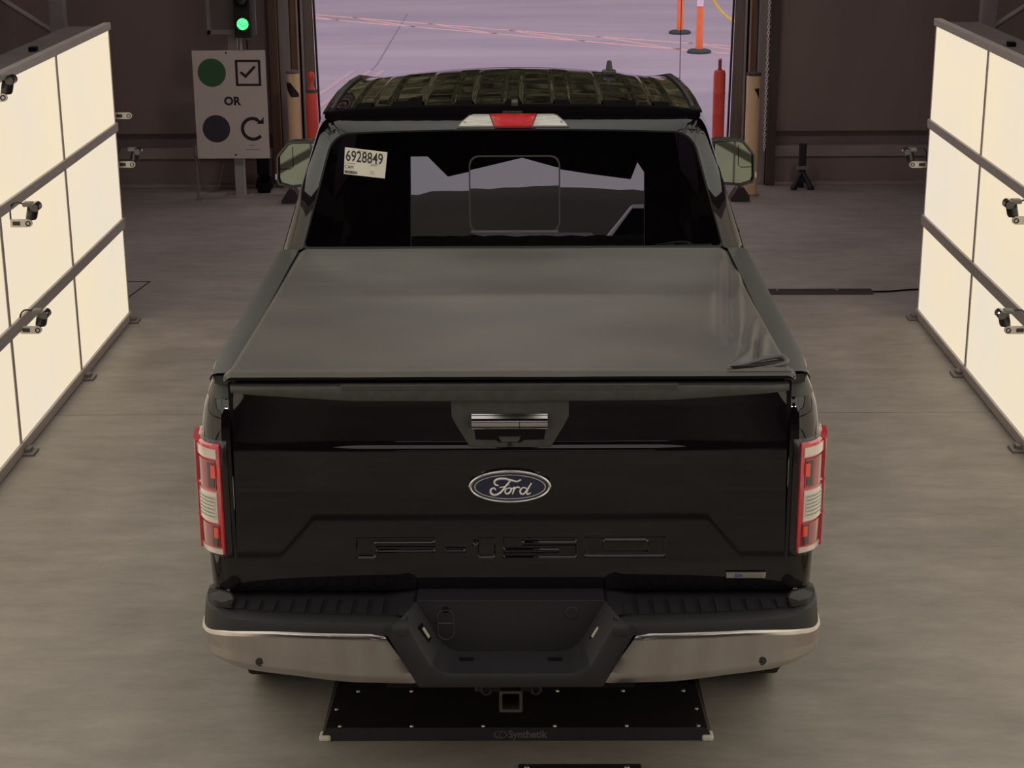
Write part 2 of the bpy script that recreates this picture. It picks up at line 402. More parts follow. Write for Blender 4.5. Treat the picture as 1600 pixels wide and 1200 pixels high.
cam_fixture(-2.545, 3.45, .617, 1, 'black camera pod on white bracket, lower one of left light wall')
cam_fixture(-2.545, 3.22, 1.84, 1, 'camera bracket at top left frame edge near the left light wall top rail')
cam_fixture(-2.56, 5.93, 1.334, 1, 'white bracket at far edge of left light wall, upper one', pod=False)
cam_fixture(-2.56, 5.93, 1.022, 1, 'white bracket with black pod at far edge of left light wall, lower one')
cam_fixture(2.615, 5.93, .998, -1, 'white bracket with dark pod at far edge of right light wall')
cam_fixture(2.60, 3.44, 1.17, -1, 'black camera pod by right frame edge, upper one of right light wall')
cam_fixture(2.60, 3.42, .605, -1, 'black camera pod by right frame edge, lower one of right light wall')

# ceiling lights of the booth (above and outside the frame)
cglow = emit_mat('lit_ceiling_diffuser', (.95, .92, .84), (1, .96, .88), CEIL_L)
for cn, x0 in (('outer left', -3.0), ('inner left', -1.45), ('inner right', .1), ('outer right', 1.65)):
    for rn, y0 in (('fourth', -3.6), ('third', -1.75), ('second', .1), ('first', 1.95)):
        t = thing('ceiling_light', 'glowing rectangular ceiling light, %s column, %s row from the exit door' % (cn, rn), 'ceiling light', (x0+.675, y0+.85, 3.7), 'ceiling lights above the truck')
        MB().box(-.66, .66, -.84, .84, 0, .02).build('diffuser_panel', cglow, t)
        MB().box(-.69, .69, -.87, .87, .021, .09, .004).build('housing', alud, t)
        MB().box(-.69, -.66, -.87, .87, -.01, .03).box(.66, .69, -.87, .87, -.01, .03).box(-.66, .66, -.87, -.84, -.01, .03).box(-.66, .66, .84, .87, -.01, .03).build('frame', alu, t)
        MB().tube([(0, 0, .09), (0, 0, H-3.7)], .012, 6).build('hanger', steel, t)

sglow = emit_mat('added_upper_diffuser', (.86, .84, .72), (.92, .89, .76), 1.35)  # panels added out of view so the cab pillars reflect light
for sx, sn in ((-1, 'left'), (1, 'right')):
    for rn, yc in (('first', 1.9), ('second', .05), ('third', -1.8), ('fourth', -3.65)):
        t = thing('added_slanted_light', 'added unseen slanted light panel above the %s light wall, %s from the exit door' % (sn, rn), 'light panel', (sx*2.36, yc, 2.73), 'added slanted light panels')
        t.rotation_euler.y = -sx*math.radians(65)*-1
        MB().box(-.80, .80, -.86, .86, .0, .02).build('diffuser_panel', sglow, t)
        MB().box(-.90, .90, -.90, .90, .021, .08, .004).build('housing', alud, t)
        MB().box(-.90, .90, -.90, -.86, -.01, .03).box(-.90, .90, .86, .90, -.01, .03).box(-.90, -.88, -.86, .86, -.01, .03).box(.88, .90, -.86, .86, -.01, .03).box(-.015, .015, -.86, .86, -.01, .0).build('frame', alud, t)
        c_, s_ = math.cos(t.rotation_euler.y), math.sin(t.rotation_euler.y)
hb = emit_mat('fill_lamp_lens', (1, .84, .80), (1, .86, .83), 44)  # lamps added out of view to brighten the hall walls and far floor
for x, y, lab in ((-3.2, 6.6, 'added unseen fill lamp hanging over the left front corner'), (3.3, 6.6, 'added unseen fill lamp hanging over the right front corner'), (0, 6.6, 'added unseen fill lamp hanging before the exit door'), (-3.5, -9, 'added unseen fill lamp at the rear left of the hall'), (3.5, -9, 'added unseen fill lamp at the rear right of the hall')):
    t = thing('added_fill_lamp', lab, 'fill lamp', (x, y, 4.7))
    MB().lathe([(0, 0), (.24, 0), (.24, .01), (0, .01)], seg=24).build('lens', hb, t)
    MB().lathe([(.25, -.02), (.27, -.02), (.12, .2), (.05, .26), (0, .26)], seg=24).build('shade', alud, t, True)
    MB().tube([(0, 0, .25), (0, 0, H-4.7)], .01, 6).build('hanger', steel, t)

# ------------------------------------------------------------------ exit area objects
# traffic light, sign and post
signw = mat('sign_white', (.62, .545, .52), .55, col2=(.65, .57, .545), nscale=2)
signk = mat('sign_black', (.018, .014, .016), .6)
navy = mat('sign_navy', (.038, .030, .052), .6)
sgreen = mat('sign_green', (.04, .115, .048), .6)
galv = mat('galvanised_post', (.33, .30, .30), .5, col2=(.4, .36, .36), nscale=5)
post = thing('sign_post', 'grey square metal post carrying the sign and traffic light', 'post', (-2.45, 9.99, 0))
MB().box(-.04, .04, -.03, .03, .008, 2.2, .004).build('upright', galv, post)
MB().box(-.11, .11, -.04, .09, 0, .01, .002).build('base_plate', galv, post)
MB().box(.04, .052, -.03, .0, .012, .34).build('edge_flange', mat('pale_edge', (.42, .4, .38), .5), post)
sg = thing('instruction_sign', 'white rectangular sign with green circle, check box, OR and return arrow', 'sign', (-2.48, 9.9, .81))
MB().box(-.313, .313, 0, .012, -.462, .465, .003).build('sign_board', signw, sg)
def disc(name, cx_, cz, r, m_, parent, y=-.001, ring=None, a0=0, a1=2*PI, sy=.0012):
    n = 36; b = MB()
    if ring is None: b.prism([(cx_+r*math.cos(2*PI*k/n), cz+r*math.sin(2*PI*k/n)) for k in range(n)], 'y', y, y+sy)
    else:
        o_ = [(cx_+r*math.cos(a0+(a1-a0)*k/n), cz+r*math.sin(a0+(a1-a0)*k/n)) for k in range(n+1)]
        i_ = [(cx_+ring*math.cos(a0+(a1-a0)*k/n), cz+ring*math.sin(a0+(a1-a0)*k/n)) for k in range(n+1)]
        for k in range(n): b.prism([o_[k], o_[k+1], i_[k+1], i_[k]], 'y', y, y+sy)
    return b.build(name, m_, parent)
disc('green_circle', -.15, .278, .121, sgreen, sg); disc('dark_circle', -.137, -.203, .119, navy, sg)
cb = MB()
for q in (((.052, .386), (.27, .386), (.27, .366), (.052, .366)), ((.052, .183), (.27, .183), (.27, .163), (.052, .163)), ((.052, .366), (.074, .366), (.074, .183), (.052, .183)), ((.248, .366), (.27, .366), (.27, .183), (.248, .183)),
          ((.088, .275), (.105, .290), (.138, .262), (.138, .228)), ((.138, .228), (.138, .262), (.212, .337), (.230, .322))):
    cb.prism(q, 'y', -.0014, 0)
cb.build('check_box', signk, sg)
disc('return_arrow', .178, -.205, .104, signk, sg, ring=.075, a0=math.radians(62), a1=math.radians(318))
MB().prism([(.275, -.10), (.275, -.162), (.21, -.162), (.245, -.14)], 'y', -.0014, 0).prism([(.215, -.108), (.26, -.145), (.245, -.16), (.2, -.135)], 'y', -.0014, 0).build('arrow_head', signk, sg)
place_text('lettering', 'OR', .098, (.012, -.0012, .032), (1, 0, 0), (0, 0, 1), signk, sg, bold=.004)
pr_ = MB()
for x0, x1, z in ((.14, .19, -.352), (.105, .225, -.389)):
    xx = x0
    while xx < x1: pr_.prism([(xx, z), (xx+.006, z), (xx+.006, z+.007), (xx, z+.007)], 'y', -.001, 0); xx += .009
pr_.build('small_print', mat('faint_print', (.12, .10, .10), .7), sg)
for z in (.445, -.43): disc('bolt', -.02 if z > 0 else .02, z, .009, mat('bolt_dark', (.08, .07, .07), .4), sg, y=-.005, sy=.005)
tl = thing('traffic_light', 'black traffic light with its lower green lamp lit above the sign', 'traffic light', (-2.33, 9.86, 1.39))
FX, FZ = -.12, -1.39
fr = MB(); fr.box(FX-.20, FX-.165, .03, .06, .02, .81, .003).box(FX-.2, FX+.22, .03, .06, .02, .06, .003).box(FX+.18, FX+.22, .03, .06, .06, .81, .003)
fr.build('backing_frame', mat('dull_grey_frame', (.2, .175, .18), .6), tl)
MB().box(FX-.165, FX+.18, .04, .055, .06, .81).build('backing_plate', mat('brown_plate', (.11, .085, .082), .6), tl)
MB().box(FX+.075, FX+.095, .015, .03, -.11, .81, .002).build('side_rail', mat('pale_edge', (.42, .4, .38), .5), tl)
MB().box(-.072, .072, -.05, .014, .0, .68, .012).build('housing', mat('housing_black', (.012, .012, .012), .5), tl)
grn = bpy.data.materials.new('green_lamp'); grn.use_nodes = True
_n = grn.node_tree.nodes; _l = grn.node_tree.links; _p = _n['Principled BSDF']; _v = _n.new('ShaderNodeTexVoronoi'); _v.inputs['Scale'].default_value = 95
_t = _n.new('ShaderNodeTexCoord'); _r = _n.new('ShaderNodeValToRGB'); _r.color_ramp.elements[0].color = (.35, 1, .55, 1); _r.color_ramp.elements[1].color = (.0, .75, .12, 1); _r.color_ramp.elements[1].position = .7
_l.new(_t.outputs['Object'], _v.inputs['Vector']); _l.new(_v.outputs['Distance'], _r.inputs[0]); _l.new(_r.outputs[0], _p.inputs['Emission Color']); _p.inputs['Emission Strength'].default_value = 1.7
_p.inputs['Base Color'].default_value = (0, .2, .03, 1)
b = MB().lathe([(0, -.012), (.03, -.009), (.048, 0), (.05, .004)], (0, -.052, .115), 24, axis='y'); b.build('green_lamp', grn, tl, True)
MB().lathe([(.052, 0), (.057, 0), (.057, -.03), (.054, -.03), (.052, 0)], (0, -.05, .115), 24, axis='y').build('visor_ring', gap, tl, True)
for z in (.31, .505):
    MB().lathe([(0, -.012), (.03, -.009), (.048, 0), (.05, .004)], (0, -.052, z), 24, axis='y').build('unlit_lamp', mat('unlit_lamp', (.03, .03, .033), .25, coat=.6), tl, True)
    MB().lathe([(.052, 0), (.057, 0), (.057, -.03), (.054, -.03), (.052, 0)], (0, -.05, z), 24, axis='y').build('visor_ring', gap, tl, True)
MB().tube(crom([(.02, .0, .0), (.022, -.02, -.03), (.024, -.01, -.06), (.022, .0, -.085), (.02, .02, -.10)], 14), .005, 6).build('cable', gap, tl, True)
MB().box(.0, .04, -.02, .012, -.022, 0, .004).build('cable_gland', steel, tl)

# thin stand with cable beside the sign
st = thing('cable_stand', 'thin grey stand with looped cable left of the sign post', 'stand', (-2.79, 9.82, 0))
MB().tube([(0, 0, 0), (0, 0, .47)], .012, 8).tube([(0, 0, .47), (-.03, 0, .475)], .006, 6).build('pole', mat('dull_grey_frame', (.20, .175, .18), .6), st)
MB().tube(crom([(0, -.015, .40), (.03, -.02, .30), (.05, -.02, .12), (.10, -.01, .09), (.17, .0, .1), (.20, .03, .22), (.22, .06, .3)], 24), .006, 6).build('cable', mat('grey_cable', (.10, .09, .095), .6), st, True)
MB().lathe([(0, 0), (.03, 0), (.03, .006), (0, .006)], (0, 0, 0), 12).build('base', mat('dull_grey_frame', (.20, .175, .18), .6), st)
ck = thing('cable_reel', 'small dark coil of cable behind the sign post', 'cable', (-2.26, 10.15, 0))
for k in range(4): MB().tube([(.07*math.cos(a)*(1-.06*k), .05*math.sin(a), .06+.018*k+.03*math.sin(a)) for a in [2*PI*j/16 for j in range(16)]], .012, 6, True).build('cable_loop', gap, ck, True)
MB().box(-.06, .05, -.04, .04, 0, .06, .01).build('base', gap, ck); MB().box(-.055, .055, -.06, .02, .16, .42, .01).build('junction_box', gap, ck)

tan = mat('tan_paint', (.72, .50, .30), .5, col2=(.78, .55, .34), nscale=3, stretch=(2, 2, .5))
def bollard(x, y, r, h, label, sgn):
    t = thing('tan_bollard', label, 'bollard', (x, y, 0))
    MB().lathe([(0, h-.008), (r-.004, h-.008), (r, h-.014), (r, 0), (0, 0)], seg=28).build('post', tan, t, True)
    MB().lathe([(r-.008, h-.02), (r+.002, h-.02), (r+.002, h+.002), (r-.006, h+.004), (0, h-.002)], seg=28).build('cap_band', mat('grey_cap', (.16, .14, .13), .6) if sgn < 0 else mat('dark_cap', (.07, .05, .04), .6), t, True)
    b = MB(); n = 14     # black slanting tape mark wrapped on the post
    for k in range(n):
        f = lambda k: (PI*1.5+((-1.35 if sgn < 0 else .05)+k/n*(2.35 if sgn < 0 else .75)))
        a0, a1 = f(k), f(k+1)
        zt = lambda k: h-(.105+.035*k/n if sgn < 0 else .125); zb = lambda k: h-(.21+.02*k/n if sgn < 0 else .132+.085*k/n)
        if sgn < 0: zb = lambda k: h-(.12+.10*min(1, k/n*2.2)); zt = lambda k: h-(.095+.10*max(0, k/n-.45)/.55)
        R = r+.0015
        b.add([(R*math.cos(a0), R*math.sin(a0), zb(k)), (R*math.cos(a1), R*math.sin(a1), zb(k+1)), (R*math.cos(a1), R*math.sin(a1), zt(k+1)), (R*math.cos(a0), R*math.sin(a0), zt(k))], [[0, 1, 2, 3]])
    b.build('black_mark', mat('black_tape', (.01, .009, .01), .5), t)
    MB().lathe([(r, 0), (r+.022, 0), (r+.018, .014), (r, .018)], seg=24).build('base_flange', mat('rusty_flange', (.30, .20, .14), .7), t, True)
bollard(-1.963, 10.1, .057, 1.075, 'tan steel bollard with black slanting mark at left door jamb', -1)
bollard(2.007, 9.93, .061, 1.06, 'tan steel bollard with black corner mark at right door jamb', 1)
red = mat('red_plastic', (.86, .09, .07), .45, col2=(.90, .10, .08), nscale=4)
t = thing('red_delineator', 'red delineator post with round knob top beside left bollard', 'delineator', (-1.815, 10.16, 0))
MB().lathe([(0, 0), (.058, 0), (.058, .40), (.053, .42), (.053, .63), (.056, .64), (.053, .66), (.05, .885), (.035, .905), (0, .91)], seg=22).build('post', red, t, True)
MB().lathe([(0, .90), (.038, .90), (.022, .935), (.017, .965), (.022, .985), (.033, 1.0), (.036, 1.02), (.031, 1.045), (.018, 1.058), (0, 1.06)], seg=18).build('knob', red, t, True)
MB().lathe([(.046, .875), (.0515, .88), (.0515, .905), (.04, .908)], seg=22).build('collar_band', mat('grey_band', (.10, .08, .09), .5), t, True)
t = thing('red_delineator', 'red delineator post with narrow handle beside right bollard', 'delineator', (1.733, 10.1, 0))
MB().lathe([(0, 0), (.055, 0), (.055, .45), (.052, .47), (.052, .68), (.055, .685), (.052, .70), (.052, .86), (.055, .865), (.052, .88), (.052, 1.03), (.044, 1.06), (0, 1.07)], seg=22).build('post', red, t, True)
MB().lathe([(0, 1.06), (.022, 1.06), (.015, 1.08), (.015, 1.15), (.0, 1.152)], seg=14).build('handle', mat('dull_red', (.38, .04, .045), .5), t, True)
MB().lathe([(0, 1.15), (.015, 1.15), (.015, 1.162), (0, 1.166)], seg=14).build('handle_tip', mat('pale_tip', (.75, .5, .48), .5), t, True)
for x, y, lab in ((-1.975, 9.72, 'dark rubber wheel chock on floor behind left side mirror'), (1.88, 9.72, 'dark rubber wheel chock at foot of right bollard')):
    t = thing('wheel_chock', lab, 'wheel chock', (x, y, 0))
    MB().prism([(-.07, 0), (.09, 0), (.09, .05), (.04, .12), (-.01, .12), (-.07, .03)], 'y', -.08, .08).build('body', mat('chock_rubber', (.03, .024, .024), .7), t)
    MB().tube(crom([(-.02, -.04, .11), (-.02, -.04, .19), (.03, -.04, .20), (.03, -.04, .11)], 10), .006, 6).build('handle', mat('pink_handle', (.5, .3, .28), .5), t, True)
# orange cones outdoors
orange = mat('orange_plastic', (1.0, .20, .07), .5, col2=(1.0, .24, .09))
for x, y, lab in ((2.47, 22.7, 'orange channelizer post standing farther out left of its pair'), (2.535, 20.2, 'orange channelizer post with white band nearer the door')):
    t = thing('channelizer_post', lab, 'traffic post', (x, y, 0), None)
    MB().lathe([(0, .05), (.052, .05), (.048, .6), (.046, .66), (0, .66)], seg=20).lathe([(0, .86), (.044, .86), (.042, 1.1), (0, 1.1)], seg=20).build('post', orange, t, True)
    MB().lathe([(.0465, .66), (.0465, .86), (.0, .86), (0, .66)], seg=20).build('reflective_band', mat('pink_white_band', (.85, .72, .85), .4), t, True)
    MB().lathe([(0, 0), (.17, 0), (.175, .025), (.15, .05), (.06, .06), (0, .06)], seg=8).build('base', mat('base_rubber', (.035, .045, .04), .7), t)
t = thing('yellow_chain', 'yellow plastic chain hanging between outdoor posts near right door edge', 'chain', (0, 0, 0))
yel = mat('yellow_plastic', (.95, .66, .05), .5)
pts = crom([(2.58, 20.9, .95), (2.72, 20.95, .80), (2.83, 21, .62), (2.98, 21, .45), (3.16, 21, .34), (3.4, 21, .28), (3.65, 21, .34)], 60)
for i in range(0, 59):
    p, q = pts[i], pts[i+1]; d = (q-p).normalized(); u = Vector((0, 1, 0)) if i % 2 else d.cross(Vector((0, 1, 0))); c = (p+q)/2; Lh = (q-p).length*.72
    MB().tube([c+d*Lh*math.cos(2*PI*k/10)+u*.017*math.sin(2*PI*k/10) for k in range(10)], .0065, 5, True).build('chain_link', yel, t, True)
t = thing('yellow_chain', 'short stretch of yellow chain left of the nearer orange post', 'chain', (0, 0, 0))
pts = crom([(2.46, 22.6, .92), (2.52, 21.9, .80), (2.53, 20.6, .82)], 26)
for i in range(25):
    p, q = pts[i], pts[i+1]; d = (q-p).normalized(); u = Vector((1, 0, 0)) if i % 2 else d.cross(Vector((1, 0, 0))); c = (p+q)/2
    MB().tube([c+d*.06*math.cos(2*PI*k/8)+u*.017*math.sin(2*PI*k/8) for k in range(8)], .006, 4, True).build('chain_link', yel, t, True)
# hoist chain on right jamb
t = thing('door_hoist_chain', 'thin metal hoist chain hanging by the right door column', 'chain', (2.17, 10.3, .34))
chm = mat('chain_steel', (.75, .66, .62), .45)
def links(n, h, off):
    b = MB()
    for i in range(n):
        z = h*i/n; u = Vector((1, 0, 0)) if i % 2 else Vector((0, 1, 0))
        b.tube([Vector((off, 0, z))+Vector((0, 0, 1))*.017*math.cos(2*PI*k/8)+u*.011*math.sin(2*PI*k/8) for k in range(8)], .004, 4, True)
    return b
links(165, 4.3, 0).build('chain_strand', chm, t, True)['kind'] = 'stuff'
MB().tube([(1.43, 10.58, 0), (1.43, 10.58, 4.5)], .0035, 6).build('door_pull_cord', gap)
tag(bpy.data.objects['door_pull_cord'], 'thin dark vertical cord hanging inside the open doorway', 'cord')
t = thing('floor_jack_stand', 'small black upright stand against right rear wall', 'stand', (2.50, 10.22, 0))
MB().box(-.032, .032, -.02, .02, .05, .40, .008).build('upright', mat('navy_black', (.012, .012, .02), .5), t)
MB().box(-.05, .05, -.045, -.02, .175, .205, .004).build('clamp', mat('grey_clip', (.2, .19, .17), .5), t)
for a in (-1, 0, 1): MB().tube([(0, 0, .16), (a*.075, -.06 if a else .06, .02)], .022, 8).lathe([(0, 0), (.03, 0), (.03, .03), (0, .03)], (a*.075, -.06 if a else .06, 0), 12).build('leg', mat('navy_black', (.012, .012, .02), .5), t, True)

# floor strip with cable, hatch, small plates
t = thing('floor_sensor_strip', 'long black strip lying across the floor right of the truck', 'floor strip', (0, 6.52, 0))
b = MB().prism([(-.055, 0), (.055, 0), (.035, .022), (-.035, .022)], 'x', .9, 2.43); b.build('strip', mat('strip_rubber', (.022, .017, .019), .6), t)
for x in (1.78, 2.19): MB().lathe([(0, .003), (.008, .003), (.009, 0), (0, 0)], (x, 0, .022), 10).build('screw', screwm, t)
MB().tube(crom([(2.42, 0, .008), (2.55, .01, .008), (2.75, .06, .008), (3.0, .05, .008)], 16), .006, 6).build('cable', gap, t, True)
h = MB(); hm = mat('hatch_rim', (.04, .03, .03), .8)
for q in (((-2.95, 6.92), (-2.62, 6.92), (-2.62, 6.905), (-2.95, 6.905)), ((-2.63, 6.92), (-2.62, 6.92), (-2.68, 6.47), (-2.69, 6.47)), ((-2.95, 6.68), (-2.80, 6.68), (-2.80, 6.66), (-2.95, 6.66)), ((-2.95, 6.48), (-2.68, 6.48), (-2.68, 6.47), (-2.95, 6.47))):
    h.prism(q, 'z', 0, .003)
tag(h.build('floor_hatch', hm), 'dark outline of a small floor hatch beyond the left light wall', 'hatch')
t = thing('floor_plate', 'low dark metal plate on floor at bottom edge of the picture', 'plate', (.23, .02, 0))
MB().box(-.21, .21, -.16, .075, 0, .016, .005).build('plate', mat('tray_black', (.022, .018, .021), .4), t)
for x in (-.18, .16): MB().lathe([(0, .004), (.008, .003), (.01, 0), (0, 0)], (x, .05, .016), 10).build('screw', screwm, t)

# under-vehicle scanner tray
t = thing('scanner_tray', 'black low scanner tray with screws on floor beneath the rear bumper', 'scanner', (.013, .28, 0))
tray = mat('tray_black', (.022, .018, .021), .4)
b = MB(); X0, X1 = .690, .665; z1 = .045
b.add([(-X0, 0, 0), (X0, 0, 0), (X0-.020, .012, z1), (-X0+.020, .012, z1), (-X0+.02, 1.4, 0), (X0-.02, 1.4, 0), (X0-.06, 1.35, z1), (-X0+.06, 1.35, z1)],
      [[0, 1, 2, 3], [3, 2, 6, 7], [1, 5, 6, 2], [0, 3, 7, 4], [4, 7, 6, 5], [0, 4, 5, 1]])
b.build('tray_body', tray, t)
MB().box(-.655, .655, .014, 1.3, z1-.002, z1+.001).build('cover_plate', mat('tray_plate', (.019, .015, .018), .35, col2=(.027, .020, .024)), t)
for sx in (-1, 1):
    MB().box(sx*.672-.02, sx*.672+.02, -.006, .04, 0, .020, .006).build('corner_cap', mat('corner_white', (.85, .8, .72), .4), t)
    MB().box(sx*.63-.03, sx*.63+.03, .35, .39, z1, z1+.001).build('edge_plate', tray, t)
for x in [-.62+.252*k for k in range(6)]:
    MB().lathe([(0, .006), (.006, .005), (.008, 0), (0, 0)], (x-.095*0, .022, z1+.0005), 8).build('screw', screwm, t)
for x in [-.58, -.385, .15, .39, .61]:
    MB().lathe([(0, .006), (.006, .005), (.008, 0), (0, 0)], (x, .285, z1+.0005), 8).build('screw', screwm, t)
for sx in (-1, 1): MB().lathe([(0, .006), (.006, .005), (.008, 0), (0, 0)], (sx*.645, .148, z1), 8).build('screw', screwm, t)
lett = mat('grey_lettering', (.16, .135, .14), .5)
place_text('lettering', 'Synthetik', .036, (.040, .0055, .0215), (1, 0, 0), (0, .012, z1), lett, t, bold=.0008, align='CENTER', ext=.0005)
b = MB(); ex = Vector((1, 0, 0)); ey = Vector((0, .012, z1)).normalized(); c0 = Vector((-.056, .0050, .0215))
b.tube([c0+ex*.022*math.cos(a)+ey*.0125*math.sin(a) for a in [2*PI*k/24 for k in range(24)]], .0014, 5, True)
b.tube([c0+ex*(.004+.007*math.cos(a))+ey*.007*math.sin(a) for a in [.8+k*.45 for k in range(10)]], .0013, 5)
b.tube([c0+ex*(-.011+.006*math.cos(a))+ey*.007*math.sin(a) for a in [2.4+k*.45 for k in range(8)]], .0013, 5)
b.build('logo_ring', lett, t)

# ------------------------------------------------------------------ trees beyond the lot, hills and vehicles behind (seen in reflections)
leaf = mat('foliage', (.075, .085, .028), .9, col2=(.21, .205, .085), nscale=1.3, bump=1, bscale=6, detail=8, lo=.4, hi=.62)
bark = mat('bark', (.08, .06, .045), .9)
proto = None
ORD = ['first', 'second', 'third', 'fourth', 'fifth', 'sixth', 'seventh']
for i in range(18):
    row, k = i//6, i % 6
    x = -32.5+k*13+(6.5 if row % 2 else 0); y = (37, 50, 63)[row]; hgt = (20, 25, 29)[row]+random.uniform(-1, 1)
    t = thing('broadleaf_tree', 'green broadleaf tree beyond the parking lot, %s from the left in the %s row' % (ORD[k], ('front', 'middle', 'back')[row]), 'tree', (x, y, 0), 'trees beyond the parking lot')
    t.rotation_euler.z = (i % 4)*PI/2
    if proto is None:
        bm = bmesh.new()
        for k in range(9):
            a = k*2.4; rr = random.uniform(.0, 2.6); zz = 2.6+k*1.75; R_s = random.uniform(2.2, 3.4)
            mt_ = Matrix.Translation((rr*math.cos(a), rr*math.sin(a), zz)) @ Matrix.Scale(R_s, 4)
            bmesh.ops.create_icosphere(bm, subdivisions=4, radius=1, matrix=mt_)
        for v in bm.verts:
            v.co += v.normal*noise.noise(v.co*1.1)*1.1+v.normal*noise.noise(v.co*3.)*.6+v.normal*noise.noise(v.co*8.)*.35
        me = bpy.data.meshes.new('crown'); bm.to_mesh(me); bm.free(); me.materials.append(leaf)
        trunk = MB().tube([(0, 0, 0), (.1, 0, 5), (0, .2, 12)], [.4, .3, .12], 8)
        o = bpy.data.objects.new('crown', me); COL.objects.link(o); o.parent = t
        o2 = trunk.build('trunk', bark, t); proto = (o, o2)
    else:
        for p_ in proto:
            c = p_.copy(); COL.objects.link(c); c.parent = t
    t.scale = (1.36, 1.0, hgt/18)
bpy.context.view_layer.update()
hillm = mat('dark_hillside', (.05, .045, .03), .95, col2=(.085, .075, .04), nscale=.05, detail=8)
b = MB()
def hf(u, v):
    x = -150+300*u; z = [0, .45, .8, 1.0, .6][int(round(v*4))]; hh = 6.6+1.6*noise.noise(Vector((x*.02, 3.3, 0)))+.6*noise.noise(Vector((x*.1, 1.3, 0)))+.25*noise.noise(Vector((x*.5, 7, 0)))
    return (x, -100-v*45, hh*z)
b.grid(260, 5, hf); tag(b.build('hillside', hillm, None, True), kind='structure')
tag(MB().box(-60, 60, -110, -17.3, -.16, 0).build('rear_yard', asph), kind='structure')
dark_screen = MB()  # dark screen added to block the bright yard in the rear window reflection
dark_screen.grid(60, 8, lambda u, v: (-7+14*u, -21-.5*math.sin(PI*v)+.12*noise.noise(Vector((u*60, v*9, 1))), 1.72*min(1, 3*min(v, 1-v)+.0)*(1 if 0 < v < 1 else 0)+.06*noise.noise(Vector((u*40, v*5, 2)))*(1 if 0 < v < 1 else 0)))
tag(dark_screen.build('dark_screen', mat('dark_screen_green', (.012, .015, .006), .9), None, True), 'added dark screen outside the rear doorway, darkens the window reflection', 'dark_screen')
vanw = mat('van_white', (.75, .70, .70), .35)
def van(x, y, L_, h_, lab, c):
    t = thing('parked_van', lab, 'van', (x, y, 0))
    MB().prism([(-L_/2, .35), (L_/2, .35), (L_/2, h_-.1), (L_/2-.1, h_), (-L_/2+1.4, h_), (-L_/2+.5, h_*.62), (-L_/2, h_*.5)], 'y', -.95, .95).build('body', c, t)
    MB().prism([(-L_/2+.62, h_*.62), (-L_/2+1.35, h_-.12), (-L_/2+2.2, h_-.12), (-L_/2+2.2, h_*.62)], 'y', -.96, .96).build('side_window', gap, t)
    for wx in (-L_/2+.9, L_/2-.9):
        for wy in (-.8, .8): MB().lathe([(0, -.12), (.36, -.12), (.36, .12), (0, .12)], (wx, wy, .36), 16, axis='y').build('wheel', rubber, t)
van(5.2, -46, 6.5, 2.9, 'long white box van parked in rear yard, reflected right', vanw)
van(-5.5, -40, 4.6, 2.1, 'white van parked in rear yard, reflected left', vanw)
van(-.4, -42, 4.8, 2.0, 'pale grey van parked in rear yard, reflected centre', mat('van_grey', (.4, .38, .4), .3))

# ================================================================== the pickup truck (rear faces -Y, tailgate at y = 0)
T = thing('pickup_truck', 'black crew cab pickup truck with soft bed cover parked in the bay', 'pickup truck', (0, 0, 0))

# ---- tailgate: one pressed skin, name pressed into it
def half(z): return .868+.017*(1.41-z)/.72
LT = []                                   # lettering in crop pixels -> metres
def rc(x0, y0, x1, y1): LT.append((-.497+(x0-50)*.000668, -.497+(x1-50)*.000668, .887-(y1-92)*.00075, .887-(y0-92)*.00075))
rc(50, 92, 432, 120); rc(50, 92, 145, 188); rc(145, 134, 432, 160)
rc(475, 136, 577, 160)
rc(635, 92, 720, 188); rc(612, 104, 640, 130)
rc(757, 92, 1115, 118); rc(757, 92, 855, 152); rc(757, 128, 1115, 152); rc(1020, 128, 1115, 188); rc(757, 162, 1105, 188)
rc(1150, 92, 1540, 112); rc(1150, 92, 1245, 185); rc(1450, 92, 1540, 185); rc(1150, 156, 1540, 185)
def letter_depth(x, z):
    d = 0
    for a, b, c, e in LT:
        q = min(x-a, b-x, z-c, e-z)
        if q > 0: d = max(d, min(1, q/.005))
    return d
TB = [(.69, .024), (.70, .008), (.72, .002), (.80, 0), (.95, .0), (1.06, .002), (1.13, -.002), (1.172, -.008), (1.184, -.012), (1.192, -.007), (1.207, .002), (1.26, .006), (1.33, .010), (1.375, .010)]
def tg(u, v):
    z = .69+.69*v; x = (2*u-1)*half(z); ax = abs(x)
    b0 = interp(TB, z-.006); b1 = interp(TB, z+.006); y = (b0+b1+interp(TB, z))/3
    if z > 1.05: y = y*(1-.75*ss(.45, .82, ax))
    zl = .949 if ax < .63 else max(.821, .949-(ax-.63)/.108*.128)
    y += .0028*ss(zl-.012, zl+.022, z)*(1-ss(1.0, 1.15, z))
    y += .026*max(0, (ax-.60)/.28)**3*ss(1.16, 1.42, z)
    if .80 < z < .90: y += .006*letter_depth(x, z)
    return (x, y, z)
MB().grid(441, 173, tg).build('tailgate', paint, T, True)
MB().box(-.86, .86, .035, .06, .70, 1.40).build('tailgate_inner_panel', gap, T)
def capf(u, v):
    x = (2*u-1)*.872; zl = interp([(0, 1.350), (.5, 1.352), (.87, 1.377)], abs(x))
    pf = [(.07, 1.396), (.0, 1.402), (-.016, 1.400), (-.021, 1.393), (-.022, zl+.010), (-.019, zl+.002), (.02, zl)]
    q = pf[int(round(v*6))]; return (x, q[0]+.012*ss(.8, .88, abs(x)), q[1])
MB().grid(60, 7, capf).build('tailgate_cap', plastic2, T, True)
MB().box(-.525, .525, -.0225, -.002, 1.388, 1.406, .002).build('cap_ridge', plastic2, T)
